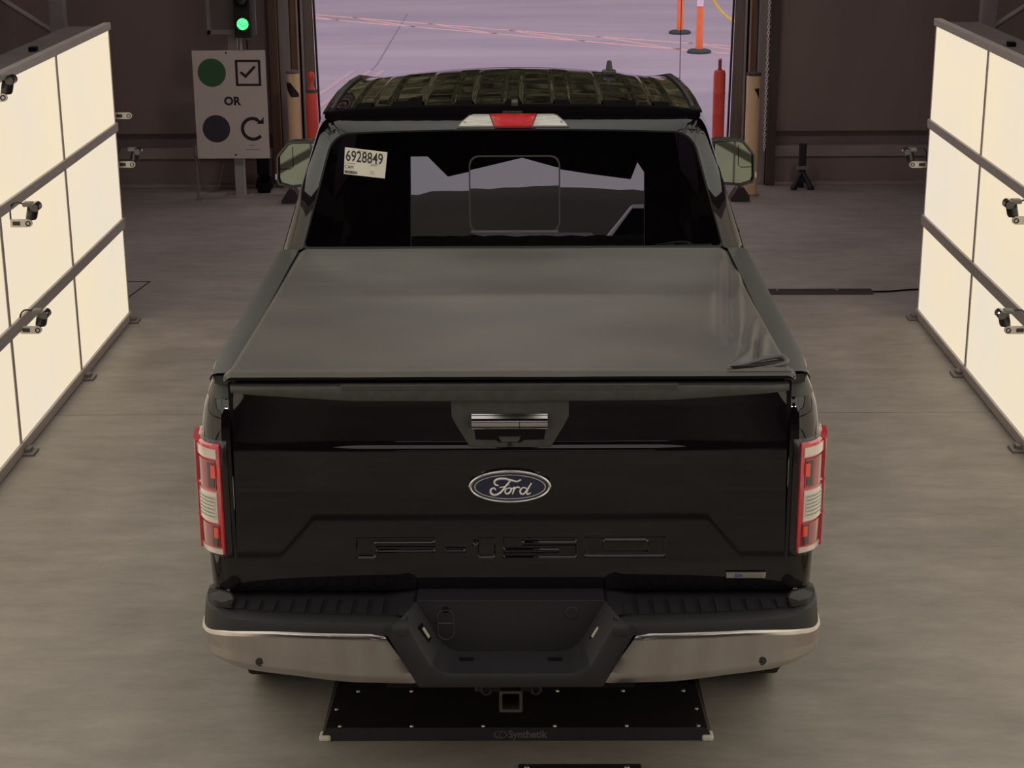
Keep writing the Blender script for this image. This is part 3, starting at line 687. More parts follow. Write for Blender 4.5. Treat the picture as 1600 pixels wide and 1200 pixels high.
MB().prism([(-.183, 1.349), (.186, 1.349), (.186, 1.30), (.172, 1.27), (.134, 1.205), (.124, 1.196), (-.120, 1.196), (-.130, 1.205), (-.168, 1.27), (-.182, 1.30)], 'y', -.008, .02).build('handle_bezel', plastic2, T)
MB().prism([(-.112, 1.262), (.114, 1.262), (.108, 1.222), (.045, 1.220), (.036, 1.212), (-.034, 1.212), (-.043, 1.220), (-.106, 1.222)], 'y', -.0095, -.007).build('handle_pocket', gap, T)
hd = MB().grid(12, 9, lambda u, v: (-.119+.238*u, -.010-.016*math.sin(PI*min(1, .08+.84*v)), 1.258+.05*v)).box(-.119, .119, -.012, -.006, 1.258, 1.308).build('tailgate_handle', chrome, T, True)
MB().box(.030, .032, -.0275, -.02, 1.262, 1.285).build('handle_seam', gap, hd)
MB().lathe([(0, -.004), (.006, -.003), (.008, 0)], (.0, -.0085, 1.204), 14, axis='y').build('rear_camera', blackp, T, True)
MB().prism([(-.035, 1.232), (.035, 1.232), (.026, 1.214), (-.026, 1.214)], 'y', -.011, -.0092).build('camera_tab', plastic2, T)

# oval badge
bd = thing('badge', None, None, (0, -.010, 1.064)); bd.parent = T
def oval(a, b, y, n=48): return [(a*math.cos(2*PI*k/n), y, b*math.sin(2*PI*k/n)) for k in range(n)]
MB().loops([oval(.131, .0555, .012), oval(.131, .0555, -.002), oval(.127, .052, -.006), oval(.121, .047, -.003)]).build('chrome_ring', chromes, bd, True)
f = MB(); o_ = oval(.122, .048, -.0035); f.add(o_, [list(range(48))]); f.build('blue_field', mat('badge_navy', (.012, .014, .045), .15, coat=1, col2=(.018, .02, .06), nscale=20), bd)
f = MB(); f.loops([oval(.114, .0415, -.0036), oval(.1135, .0412, -.0052), oval(.1105, .0392, -.0052), oval(.110, .0388, -.0036)]).build('inner_ring', mat('badge_silver', (.8, .76, .76), .42, metal=.75), bd, True)
def bp(pts): return [(-.1275+(p[0]-465)/640*.2585+.0, 0, (893-p[1])/245*.107) for p in pts]
sc_ = MB()
def stroke(pts, w0=.0034, n=26, w1=None):
    q = crom([(a[0], -.0052, a[2]) for a in bp(pts)], n); ws = [w0*(1-.35*abs(2*k/(n-1)-1)) for k in range(n)]
    sc_.tube(q, ws, 6)
stroke([(690, 882), (664, 872), (660, 848), (690, 830), (740, 828), (790, 840), (835, 850), (868, 836)], .0042)
stroke([(790, 842), (762, 868), (735, 905), (700, 940), (660, 955), (630, 940), (632, 912), (655, 900), (668, 915)], .0040)
stroke([(698, 896), (735, 890), (775, 872)], .0026, 10)
stroke([(775, 900), (750, 908), (742, 932), (758, 946), (782, 932), (790, 908), (775, 898), (792, 906), (812, 898)], .0034)
stroke([(815, 890), (812, 915), (800, 948)], .0032, 10); stroke([(806, 925), (828, 898), (848, 893), (856, 903)], .0030, 12)
stroke([(912, 905), (885, 897), (862, 918), (864, 942), (885, 948), (906, 928), (915, 905)], .0034)
stroke([(950, 862), (930, 895), (912, 930), (918, 950), (945, 938)], .0036, 16)
sc_.build('script_lettering', mat('badge_silver', (.80, .76, .76), .42, metal=.75), bd, True)
eb = MB().box(.694, .823, -.010, .004, .744, .766, .003).build('engine_badge', chromes, T)
MB().box(.722, .748, -.0115, -.0095, .749, .760, .0005).build('blue_mark', mat('blue_mark', (.10, .09, .22), .3), eb)
MB().box(.750, .812, -.0112, -.0095, .750, .759, .0005).build('green_mark', mat('green_mark', (.20, .21, .14), .3), eb)

# ---- bed sides
PL = [(.884, .012), (.918, .015), (.948, .027), (.971, .050), (.988, .090), (.998, .16), (1.006, .3), (1.010, .7), (1.010, 1.2), (1.0, 1.745)]
ZI = [(.60, .02), (.70, .006), (.85, .0), (1.2, .0), (1.25, .004), (1.30, .013), (1.35, .030), (1.385, .046), (1.41, .060), (1.425, .070)]
def plan(u, z, off=0):
    n = len(PL)-1; q = crom_pl(u*n)
    q2 = crom_pl(min(n, u*n+.02)); q1 = crom_pl(max(0, u*n-.02)); d = (q2-q1).normalized(); nrm = Vector((d.y, -d.x))
    i_ = interp(ZI, z)
    k = .35 if z < 1.2 else min(1, (.35+(z-1.2)*4))
    q = q-Vector((nrm.x*i_, nrm.y*i_*k))
    if z > 1.2 and q.x < .93 and u < .2: q.y += 0
    return q+nrm*off
_PV = [Vector(p) for p in PL]
def crom_pl(t):
    i = min(int(t), len(_PV)-2); u = t-i; p1, p2 = _PV[i], _PV[i+1]; p0 = _PV[i-1] if i else p1*2-p2; p3 = _PV[i+2] if i+2 < len(_PV) else p2*2-p1
    return .5*((2*p1)+(-p0+p2)*u+(2*p0-5*p1+4*p2-p3)*u*u+(-p0+3*p1-3*p2+p3)*u**3)
WY, WR, WXR = .89, .405, .50
for sx, sd in ((-1, 'left'), (1, 'right')):
    def bs(u, v):
        zl_ = .60+.098*(1-ss(.55, .62, u)); z = zl_+(1.425-zl_)*v; uu = u; q = plan(uu, z)
        d = math.hypot(q.y-WY, z-.41)
        return (sx*q.x, q.y, z)
    def keep(u, v):
        z = .60+.825*v; q = plan(u, z); return math.hypot(q.y-WY, z-.41) > .49
    MB().grid(130, 60, bs, keep).build('bed_side', paint, T, True)
    MB().tube([(sx*1.012, WY+.49*math.cos(a), .41+.49*math.sin(a)) for a in [math.radians(20+140*k/24) for k in range(25)]], .012, 6).build('arch_lip', plastic, T, True)
    MB().lathe([(.49, -.12), (.49, .12)], (sx*.86, WY, .41), 30, axis='x', ang=PI).build('wheel_well', gap, T)
    # plastic rail cap
    pr2 = [(.953, 1.402), (.955, 1.412), (.948, 1.424), (.93, 1.430), (.87, 1.430)]
    MB().grid(30, 5, lambda u, v: (sx*(pr2[int(round(v*4))][0]-.012*(1-ss(0, .12, u))), .035+1.71*u, pr2[int(round(v*4))][1])).build('rail_cap', mat('rail_plastic', (.085, .086, .080), .38, coat=.35, coat_rough=.2, col2=(.10, .10, .094), nscale=8, stretch=(1, .3, 1)), T, True)
    MB().grid(24, 8, lambda u, v: (lambda q, z: (sx*q.x, q.y, z))(plan(.44*u, 1.345+.075*v, .003), 1.345+.075*v)).build('corner_cap', plastic2, T, True)
    # top closing surface of the box corner
    MB().prism([(sx*.862, .035), (sx*.93, .05), (sx*.945, .1), (sx*.945, 1.74), (sx*.862, 1.74)], 'z', 1.39, 1.418).build('rail_top', plastic, T)
    # dark channel between lamp and tailgate
    MB().box(sx*.868, sx*.884, .022, .05, .69, 1.40).build('gate_gap', gap, T)
    # tail lamp
    lp = thing('tail_lamp', None, None, (0, 0, 0)); lp.parent = T
    ULO, UHI = .075, .60
    def lamp(name, m_, u0, u1, z0, z1, off, base=0, slope=0, parent=lp, nu=22, nv=8, skirt=True):
        def fn(u, v):
            uu = u0+(u1-u0)*u; z = z0+(z1-z0)*v+slope*u
            o = off if not skirt or (0 < u < 1 and 0 < v < 1) else base
            q = plan(uu, z, o); return (sx*q.x, q.y, z)
        g = MB(); us = [0, .0]
        def remap(t, n): return t
        def f2(u, v):
            # keep the skirt narrow
            k = 1/(nu-1); u_ = 0 if u < 1e-6 else 1 if u > 1-1e-6 else (u-k)/(1-2*k)*.98+.01
            k = 1/(nv-1); v_ = 0 if v < 1e-6 else 1 if v > 1-1e-6 else (v-k)/(1-2*k)*.96+.02
            return fn(u_, v_)
        g.grid(nu, nv, f2)
        return g.build(name, m_, parent, True)
    lamp('lamp_bezel', mat('lamp_bezel', (.012, .008, .010), .25, coat=.6), ULO-.04, UHI+.02, .812, 1.212, .006)
    lamp('red_housing', redl, ULO+.03, UHI, .822, 1.205, .016, nv=20, slope=.0)
    for k, (z0, z1) in enumerate(((1.06, 1.2), (.945, 1.055), (.83, .94))):       # outer side bulges
        lamp('side_bulge', redl, .40, UHI-.01, z0, z1, .027, .010)
    lamp('pale_bar', clearb, .135, .50, 1.155, 1.186, .0205, .012, slope=.006)
    lamp('upper_lens', redd, .150, .47, 1.048, 1.150, .0195, .012, slope=.004)
    lamp('upper_lens_rim', mat('inner_dark_red', (.06, .008, .012), .3, coat=1), .165, .235, 1.056, 1.142, .0215, .012)
    lamp('reflector_tab', redh, .150, .195, 1.090, 1.135, .0235, .012)
    cl = lamp('reversing_lens', clearb, .150, .47, .935, 1.042, .0205, .012, slope=.004)
    lamp('reversing_glass', clear, .165, .40, .950, 1.028, .0225, .012, slope=.003)
    for k in range(6): lamp('lens_rib', mat('lens_rib_grey', (.25, .235, .20), .3), .175, .395, .957+k*.0125, .960+k*.0125, .0238, .018, slope=.003, nu=12, nv=4)  # thin ribs in a darker tone than the lens
    lamp('lower_lens', redd, .140, .47, .852, .930, .0195, .012, slope=.004)
    lamp('lower_lens_rim', mat('inner_dark_red', (.06, .008, .012), .3, coat=1), .155, .215, .856, .925, .0215, .012)
    lamp('reflector_tab', redh, .150, .195, .885, .922, .0235, .012)
    lamp('pale_bar', clearb, .120, .50, .829, .847, .0205, .012, slope=.006)

# ---- soft bed cover
vinyl = mat('vinyl_cover', (.095, .086, .077), .45, col2=(.135, .122, .108), nscale=2.2, stretch=(1, 1.6, 1), bump=.12, bscale=240, detail=7, lo=.3, hi=.7)
def th(y): return .893-.031*max(0, y)/1.7
def gs(x, c, w_): return math.exp(-((x-c)/w_)**2)
def cover(u, v):
    y = -.004+1.724*v**1.15; hw = th(y)+.0; x = (2*u-1)*hw
    z = 1.436+.004*math.sin(PI*u)*math.sin(PI*v)
    z += .0016*noise.noise(Vector((x*2.2, y*2.6, 2)))+.0006*noise.noise(Vector((x*9, y*4, 8)))
    # rear rail band
    z += .006*(1-ss(.058, .066, y))
    z -= .016*(1-ss(-.006, .012, y))
    # long folds on the right
    e = ss(.22, .42, y)*(1-ss(1.12, 1.45, y)); c1 = .722+.108*y
    z += .014*gs(x, c1, .011)*e - .013*gs(x, c1-.034, .022)*ss(.2, .5, y)*(1-ss(1.4, 1.66, y)) + .006*gs(x, c1-.075, .02)*ss(.3, .6, y)*(1-ss(1.3, 1.6, y))
    z += .012*gs(x, .742+.158*y, .011)*ss(.12, .24, y)*(1-ss(.5, .68, y)) - .009*gs(x, .716+.150*y, .012)*ss(.12, .22, y)*(1-ss(.42, .6, y))
    z += .013*gs(x, .781+.16*y, .014)*ss(.09, .16, y)*(1-ss(.36, .50, y)) - .010*gs(x, .762+.16*y, .010)*ss(.09, .16, y)*(1-ss(.34, .46, y))
    z += .008*gs(x, .855, .012)*ss(1.15, 1.25, y)*(1-ss(1.3, 1.42, y))
    z += .012*gs(x, .70+.5*(y-.05), .02)*ss(.04, .09, y)*(1-ss(.16, .30, y))
    # fine creases on the left
    z += .0035*gs(y, .80+.02*math.sin(x*14), .007)*ss(-.80, -.76, x)*(1-ss(-.66, -.58, x))
    z += .003*gs(y, 1.18+.02*math.sin(x*11), .007)*ss(-.80, -.76, x)*(1-ss(-.68, -.60, x))
    z += .003*gs(y, 1.40-.1*(x+.75), .007)*ss(-.80, -.76, x)*(1-ss(-.70, -.63, x))
    z += .002*gs(y, 1.66, .012)*ss(-.8, -.7, x)*(1-ss(-.5, -.3, x))
    z += .002*gs(y, 1.22, .005)*ss(.45, .5, x)*(1-ss(.68, .72, x))+.0012*gs(y, .66, .005)*ss(.5, .55, x)*(1-ss(.68, .72, x))
    ed = ss(.965, 1.0, abs(2*u-1)); z -= .012*ed*ed
    return (x, y, z)
tc_ = MB().grid(360, 230, cover).build('bed_cover', vinyl, T, True); tag(tc_, 'dark grey soft vinyl bed cover with folds on the right')
MB().box(-.888, .888, .0, .05, 1.416, 1.424).build('cover_rear_rail', gap, tc_)
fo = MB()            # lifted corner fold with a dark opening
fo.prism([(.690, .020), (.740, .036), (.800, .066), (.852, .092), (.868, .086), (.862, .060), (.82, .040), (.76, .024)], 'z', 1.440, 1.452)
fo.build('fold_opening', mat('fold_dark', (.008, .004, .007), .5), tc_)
MB().tube(crom([(.680, .018, 1.443), (.74, .040, 1.452), (.80, .072, 1.460), (.850, .098, 1.460), (.872, .088, 1.452), (.868, .062, 1.448), (.83, .040, 1.446), (.76, .018, 1.444)], 40), [.003+.006*math.sin(PI*k/39) for k in range(40)], 8).build('fold_lip', vinyl, tc_, True)
MB().grid(16, 6, lambda u, v: (.68+.200*u, .004+(.004+.052*math.sin(PI*u*.5)**.8*(1-.25*u*u))*v, 1.4395+.010*u**.5*math.sin(PI*v)*(1-u**4))).build('fold_flap', vinyl, tc_, True)

# ---- cab
W = lambda y: interp([(1.83, 0), (2.3, .012), (3.2, .018), (4.3, .0)], y)
ZT = lambda y: interp([(1.83, 1.962), (2.6, 1.950), (3.2, 1.918), (3.65, 1.885)], y)
def side_x(z, y):
    base = interp([(.50, .965), (.7, .992), (.95, 1.003), (1.2, .998), (1.30, .983), (1.44, .9385), (1.962, .766)], z)
    return base+W(y)
def yf(z): return 4.28 if z < 1.28 else 4.28-(z-1.28)*1.06
ZV = [.50, .6, .7, .8, .9, 1.0, 1.1, 1.2, 1.26, 1.30, 1.37, 1.435, 1.55, 1.66, 1.76, 1.86, 1.90, 1.93, 1.962]
glassm = bpy.data.materials.new('tinted_glass'); glassm.use_nodes = True
n = glassm.node_tree.nodes; l = glassm.node_tree.links; n.remove(n['Principled BSDF'])
tr = n.new('ShaderNodeBsdfTransparent'); tr.inputs[0].default_value = (.018, .016, .018, 1); gl = n.new('ShaderNodeBsdfGlossy'); gl.inputs['Roughness'].default_value = .0
fr_ = n.new('ShaderNodeFresnel'); fr_.inputs[0].default_value = 2.35; mx = n.new('ShaderNodeMixShader')
l.new(fr_.outputs[0], mx.inputs[0]); l.new(tr.outputs[0], mx.inputs[1]); l.new(gl.outputs[0], mx.inputs[2]); l.new(mx.outputs[0], n['Material Output'].inputs[0])
clearglass = bpy.data.materials.new('windscreen_glass'); clearglass.use_nodes = True
n = clearglass.node_tree.nodes; l = clearglass.node_tree.links; n.remove(n['Principled BSDF'])
tr = n.new('ShaderNodeBsdfTransparent'); tr.inputs[0].default_value = (.6, .62, .6, 1); gl = n.new('ShaderNodeBsdfGlossy'); gl.inputs['Roughness'].default_value = .0
fr_ = n.new('ShaderNodeFresnel'); fr_.inputs[0].default_value = 1.5; mx = n.new('ShaderNodeMixShader')
l.new(fr_.outputs[0], mx.inputs[0]); l.new(tr.outputs[0], mx.inputs[1]); l.new(gl.outputs[0], mx.inputs[2]); l.new(mx.outputs[0], n['Material Output'].inputs[0])

for sx in (-1, 1):
    for nm, ya, yb, wa, wb in (('cab_corner', 1.845, 2.02, 9, 9), ('rear_door', 2.026, 2.90, 2.10, 2.83), ('front_door', 2.906, 9, 2.98, 9)):
        us = [ya, 2.10, 2.3, 2.5, 2.7, 2.83, 2.90] if nm == 'rear_door' else [1.845, 1.9, 1.96, 2.02] if nm == 'cab_corner' else None
        def P(y, z):
            zz = z if z <= 1.435 else 1.435+(z-1.435)*(ZT(y)-1.435)/(1.962-1.435)
            return (sx*side_x(z, y), y, zz)
        b = MB(); g = MB()
        if us is None: N = [0, .06, .3, .55, .8, .93, 1.0]
        else: N = us
        for i in range(len(N)-1):
            for j in range(len(ZV)-1):
                def yy(t, z): return t if us is not None else 2.906+(yf(z)-2.906)*t
                q = [P(yy(N[i], ZV[j]), ZV[j]), P(yy(N[i+1], ZV[j]), ZV[j]), P(yy(N[i+1], ZV[j+1]), ZV[j+1]), P(yy(N[i], ZV[j+1]), ZV[j+1])]
                win = 1.435 <= ZV[j] and ZV[j+1] <= 1.90 and ((nm == 'rear_door' and 1 <= i <= 4) or (nm == 'front_door' and 1 <= i <= 4))
                (g if win else b).add(q, [[0, 1, 2, 3]])
        o = b.build(nm, paint, T, True)
        if g.v: g.build('side_window', glassm, o, True)
        if nm != 'cab_corner':
            yh = 2.16 if nm == 'rear_door' else 3.02
            MB().box(sx*1.0, sx*1.045, yh, yh+.17, 1.13, 1.16, .01).build('door_handle', paint, o, True)
    MB().tube([(sx*(.941+W(y)), y, 1.434) for y in (2.03, 2.6, 3.2, 3.9)], .008, 6).build('window_trim', plastic, T)
    # fenders
    def ff(u, v):
        y = 4.29+1.33*u; z = .55+.66*v-.10*u*v; x = 1.0-.09*ss(.7, 1, u)-.05*ss(.85, 1, v)-.0*(1-v)
        return (sx*x, y, z)
    MB().grid(40, 24, ff, lambda u, v: math.hypot(4.29+1.33*u-4.80, .55+.66*v-.10*u*v-.41) > .48).build('front_fender', paint, T, True)
    MB().lathe([(.49, -.12), (.49, .12)], (sx*.80, 4.80, .41), 30, axis='x', ang=PI).build('wheel_well', gap, T)
    hl = MB().box(sx*.62, sx*.93, 5.52, 5.62, .88, 1.08, .03).build('headlamp', clear, T)

YG = lambda z: 1.75+(z-1.44)*.116
def loop_pts(hb, zb, ht, zt, rb, rt, arch):
    pts = round_poly([(-hb, zb), (hb, zb), (ht, zt), (-ht, zt)], [rb, rb, rt, rt], 8, 16)
    return [(p.x, p.y+(arch*(1-(p.x/ht)**2) if p.y > zt-.03 and abs(p.x) < ht else 0)) for p in pts]
G0 = [(x, YG(z), z) for x, z in loop_pts(.846, 1.441, .716, 1.886, .02, .075, .014)]
G1 = [(x, YG(z)-.007, z) for x, z in loop_pts(.856, 1.428, .724, 1.895, .03, .085, .014)]
def hdr(z, x): return YG(z)+.0+max(0, z-1.902)*1.9
G2 = [(x, hdr(z, x)+(.012 if z < 1.9 else -.006), z) for x, z in loop_pts(.900, 1.36, .735, 1.912, .05, .09, .012)]
G3 = [(x, hdr(z, x)+(.034 if z < 1.9 else .012), z) for x, z in loop_pts(.952, 1.33, .756, 1.935, .06, .09, .012)]
G4 = [(x, max(1.83, hdr(z, x)+.060) if z < 1.93 else 1.915, z) for x, z in loop_pts(.980, 1.30, .768, 1.948, .07, .06, .008)]
MB().loops([G1, G2, G3, G4]).build('cab_rear_panel', paint, T, True)
MB().loops([G0, [(x, y+.02, z) for x, y, z in G0]]).loops([G0, G1]).build('window_seal', plastic, T, True)
gg = [(x, YG(z)-.001, z) for x, z in loop_pts(.85, 1.436, .72, 1.890, .02, .08, .014)]
rg = MB().add(gg, [list(range(len(gg)))]).build('rear_window', glassm, T)
sl = loop_pts(.184, 1.494, .184, 1.803, .045, .045, 0); sl = [(x+.008, z) for x, z in sl]; si = [(.008+(x-.008)*.968, 1.6485+(z-1.6485)*.965) for x, z in sl]
sfm = mat('slider_frame', (.055, .05, .05), .4)
MB().loops([[(x, YG(z)-.002, z) for x, z in sl], [(x, YG(z)-.005, z) for x, z in sl], [(x, YG(z)-.005, z) for x, z in si], [(x, YG(z)-.002, z) for x, z in si]]).build('slider_frame', sfm, rg)
MB().box(-.17, .185, YG(1.50)-.006, YG(1.5)-.002, 1.494, 1.503, .001).build('slider_lip', mat('slider_lip', (.14, .125, .12), .4), rg)
MB().add([(x, YG(z)-.0035-(z-1.65)*.0006, z) for x, z in si], [list(range(len(si)))]).build('slider_pane', glassm, rg)
# sticker on the glass
SQ = [Vector((-.680, 0, 1.733)), Vector((-.515, 0, 1.714)), Vector((-.503, 0, 1.818)), Vector((-.673, 0, 1.839))]
for q in SQ: q.y = YG(q.z)-.0065
stk = mk('window_sticker', SQ+[q+Vector((0, .0015, 0)) for q in SQ], [[0, 1, 2, 3], [7, 6, 5, 4], [0, 1, 5, 4], [1, 2, 6, 5], [2, 3, 7, 6], [3, 0, 4, 7]], mat('sticker_paper', (.80, .74, .64), .5, col2=(.83, .77, .67)), T)
tag(stk, 'cream paper number sticker on upper left of rear window')
ex = (SQ[1]-SQ[0]).normalized(); ey = (SQ[3]-SQ[0]).normalized(); ink = mat('ink', (.03, .028, .03), .6)
o0 = SQ[0]+Vector((0, -.0008, 0))
place_text('number_print', '6928849', .062, o0+ex*.080+ey*.073, ex, ey, ink, stk, squeeze=.70, bold=.0006, ext=.0003)
place_text('letter_print', 'CAM', .020, o0+ex*.020+ey*.030, ex, ey, ink, stk, squeeze=.85, ext=.0003)
b = MB(); xx = .003; random.seed(3)
while xx < .054:
    w_ = random.choice((.0008, .0012, .0018)); q = [o0+ex*xx+ey*.004, o0+ex*(xx+w_)+ey*.004, o0+ex*(xx+w_)+ey*.016, o0+ex*xx+ey*.016]
    b.add(q, [[0, 1, 2, 3]]); xx += w_+random.choice((.0007, .0012))
for x0, x1, yv in ((.002, .045, .044), (.055, .09, .098), (.105, .13, .045), (.105, .12, .02), (.105, .125, .012), (.11, .14, .050)):
    xx = x0
    while xx < x1: b.add([o0+ex*xx+ey*yv, o0+ex*(xx+.0015)+ey*yv, o0+ex*(xx+.0015)+ey*(yv+.0022), o0+ex*xx+ey*(yv+.0022)], [[0, 1, 2, 3]]); xx += .0024
b.build('barcode_print', ink, stk)

# roof with pressed ribs
GR = [(-.645, -.572), (-.498, -.364), (-.236, -.160), (-.030, .036), (.168, .236), (.366, .502), (.574, .647)]
ZC = [(1.90, 1.985), (2.2, 1.996), (2.6, 1.995), (3.0, 1.980), (3.4, 1.946), (3.65, 1.915)]
def zc(y): return (interp(ZC, y-.1)+interp(ZC, y)+interp(ZC, y+.1))/3
def groove(x):
    g = 0
    for a, b_ in GR: g = max(g, min(1, max(0, min(x-a, b_-x)+.009)/.018))
    return g
def roofz(x, y):
    ax = abs(x); e = .768+W(y); t = (y-1.93)/1.3
    z = zc(y)-(x/.66)**2*(.012+.026*max(0, t))
    z = z-(z-ZT(y)+.0)*ss(.60, e, ax)**1.6 if ax > .60 else z
    return z
def rf(u, v):
    y = 1.905+1.72*v; e = .768+W(y); x = (2*u-1)*e
    z = roofz(x, y)-.010*groove(x)*ss(0, .04, v)*(1-ss(.55, .95, v))-.006*(1-ss(0, .012, v))
    return (x, y, z)
MB().grid(240, 60, rf).build('roof', paint, T, True)
lipm = mat('roof_lip_black', (.006, .0045, .006), .9, spec=.02)
MB().grid(240, 5, lambda u, v: (lambda x: (x, [1.902, 1.898, 1.90, 1.935, 1.955][int(round(v*4))], [1.945-.004*abs(x), 1.965, roofz(x, 1.905)-.001, roofz(x, 1.935)+.0015, roofz(x, 1.955)-.003][int(round(v*4))]-(.006 if abs(x) > .7 else 0)))((2*u-1)*.762)).build('roof_lip', lipm, T, True)
for a, b_ in GR:
    MB().grid(8, 6, lambda u, v: (a+.004+(b_-a-.008)*u, 1.935+.135*v, roofz(a+(b_-a)*u, 1.935+.135*v)-(.0 if v < .9 else .014)+.001)).build('groove_plug', lipm, T, True)
for sx in (-1, 1):
    MB().tube([(sx*(.735+W(y)), y, roofz(.735+W(y), y)+.004) for y in (1.96, 2.2, 2.6, 3.0, 3.4)], .009, 8).build('roof_ditch_moulding', plastic, T, True)
# roof antenna
ant = MB().box(-.033, .033, -.03, .03, -.012, .012, .008).lathe([(.017, .008), (.011, .052), (.007, .056), (0, .057)], (0, 0, 0), 14)
ant.build('roof_antenna', plastic2, T, True, (.447, 3.1, roofz(.447, 3.1)+.006))
# high stop lamp on the header
bl = thing('stop_lamp', None, None, (0, 0, 0)); bl.parent = T
def hp(x, t, o=.0): # t 0 at glass top, 1 at roof lip
    y = 1.800+.118*t; z = 1.901+.052*t; return (x+.0, y-o*.42, z+o*.9)
def hpoly(pts, o0_, o1_):
    b = MB(); n = len(pts); b.add([hp(x+.003, t, o0_) for x, t in pts]+[hp(x+.003, t, o1_) for x, t in pts], [list(range(n)), [n+i for i in range(n)][::-1]]+[[i, (i+1) % n, n+(i+1) % n, n+i] for i in range(n)]); return b
hpoly([(-.226, .08), (.226, .08), (.218, .32), (.180, .80), (.165, .86), (-.165, .86), (-.180, .80), (-.218, .32)], .004, .009).build('lamp_base', mat('lamp_edge', (.10, .09, .085), .4), bl)
hpoly([(-.218, .14), (-.080, .14), (-.098, .80), (-.160, .80), (-.174, .74), (-.208, .34)], .006, .0125).build('clear_lens', clear, bl)
hpoly([(.080, .14), (.218, .14), (.208, .34), (.174, .74), (.160, .80), (.098, .80)], .006, .0125).build('clear_lens', clear, bl)
hpoly([(-.074, .12), (.074, .12), (.094, .82), (-.094, .82)], .006, .0135).build('red_lens', mat('stop_red', (.62, .02, .025), .2, coat=1, col2=(.80, .035, .04), nscale=30), bl)
hpoly([(-.052, .28), (.052, .28), (.052, .62), (-.052, .62)], .013, .0145).build('inner_red', redl, bl)
for x, t_ in ((-.195, .36), (.195, .36), (-.077, .6), (.077, .6)):
    c = hp(x+.003, t_, .013); MB().lathe([(0, .003), (.005, .002), (.006, 0)], c, 10).build('lamp_screw', chromes, bl)
MB().box(-.04, .04, 1.894, 1.925, 1.953, 1.966, .003).box(-.004, .022, 1.90, 1.99, 1.972, 1.999, .003).build('washer_nozzle', mat('nozzle', (.03, .028, .028), .5), T)

# windscreen, cowl, hood, nose
def ws(u, v):
    hw = .90-.16*v; x = (2*u-1)*hw; y = 4.27-.66*v-(x/.9)**2*.10; z = 1.27+.625*v-(x/.9)**2*.02; return (x, y, z)
MB().grid(16, 10, ws).build('windscreen', clearglass, T, True)
MB().grid(24, 20, lambda u, v: ((2*u-1)*(.93-.05*v), 4.28+1.22*v, 1.265-.13*v-.02*v*v-(2*u-1)**4*.05+.02*ss(.3, .5, abs(2*u-1))*(1-ss(.75, .95, abs(2*u-1))))).build('hood', paint, T, True)
MB().box(-.90, .90, 4.12, 4.30, 1.10, 1.255, .02).build('cowl', plastic, T)
MB().box(-.62, .62, 5.50, 5.60, .72, 1.10, .03).build('grille', gap, T)
for k in range(4): MB().box(-.60, .60, 5.60, 5.625, .77+.08*k, .80+.08*k, .005).build('grille_bar', chromes, T)
MB().box(-.96, .96, 5.45, 5.72, .48, .70, .05).build('front_bumper', chromes, T)
# door mirrors
for sx in (-1, 1):
    mr = thing('side_mirror', None, None, (sx*1.13, 3.87, 1.40)); mr.parent = T
    oc = [(-.105, -.115), (.05, -.128), (.110, -.112), (.118, -.09), (.113, .035), (.055, .104), (.03, .112), (-.085, .116), (-.105, .105)]
    O = lambda k, y: [(sx*p[0]*k, y, p[1]*k) for p in oc]
    MB().loops([O(.90, .0), O(.94, -.03), O(1.0, -.025), O(1.02, .01), O(1.0, .07), O(.8, .12), O(.4, .14)]).build('mirror_housing', plastic2, mr, True)
    MB().loops([O(1.02, .01), O(1.025, .03), O(1.01, .065)]).build('mirror_cap', mat('mirror_cap_grey', (.05, .045, .045), .2, coat=1), mr, True)
    mg = mat('mirror_silver', (.155, .175, .15), .02, metal=1)
    gm = O(.90, .0); gm = [(p[0], -.001-.10*(sx*p[0]-.118), p[2]) for p in gm]
    gm = [(p[0], -.014+.10*(sx*p[0])+0, p[2]) for p in gm]
    MB().add(gm, [list(range(len(gm)))]).build('mirror_glass', mg, mr)
    sp = [(sx*p[0], -.0005, p[1]) for p in [(.03, .095), (.103, .03), (.103, -.035), (.045, -.035), (.03, -.02)]]
    sp = [(p[0], -.0155+.10*sx*p[0], p[2]*.9) for p in sp]
    MB().tube([sp[0], sp[4], sp[3], sp[2]], .0018, 5).build('spot_mirror_edge', gap, mr)
    MB().box(sx*-.16, sx*-.09, .03, .10, -.11, .02, .02).build('mirror_arm', plastic, mr, True)
    MB().box(sx*.115, sx*.128, .0, .02, -.09, -.06, .002).build('turn_marker', clear, mr)

# ---- rear bumper
BP = [(0, -.200), (.30, -.198), (.60, -.185), (.82, -.158), (.925, -.125), (.985, -.062), (1.006, .05), (1.006, .40)]
_BV = [Vector(p) for p in BP]
def bpn(t):
    i = min(int(t), len(_BV)-2); u = t-i; p1, p2 = _BV[i], _BV[i+1]; p0 = _BV[i-1] if i else Vector((-p2.x, p2.y)); p3 = _BV[i+2] if i+2 < len(_BV) else p2*2-p1
    return .5*((2*p1)+(-p0+p2)*u+(2*p0-5*p1+4*p2-p3)*u*u+(-p0+3*p1-3*p2+p3)*u**3)
def t_at(x):
    lo, hi = 0, 6.
    for _ in range(24):
        m_ = (lo+hi)/2
        if bpn(m_).x < x: lo = m_
        else: hi = m_
    return lo
ztop = lambda t: interp([(0, .642), (2.6, .640), (4, .622), (5, .604), (6, .60), (7, .60)], t)
zbot = lambda t: interp([(0, .455), (1.7, .459), (2.4, .476), (3.2, .486), (4.2, .500), (5.2, .518), (6, .53), (7, .56)], t)
bm_ = thing('rear_bumper', None, None, (0, 0, 0)); bm_.parent = T
CH = [(0, .010), (.04, .0), (.12, -.004), (.5, -.002), (.78, -.004), (.86, .004), (1, .022)]
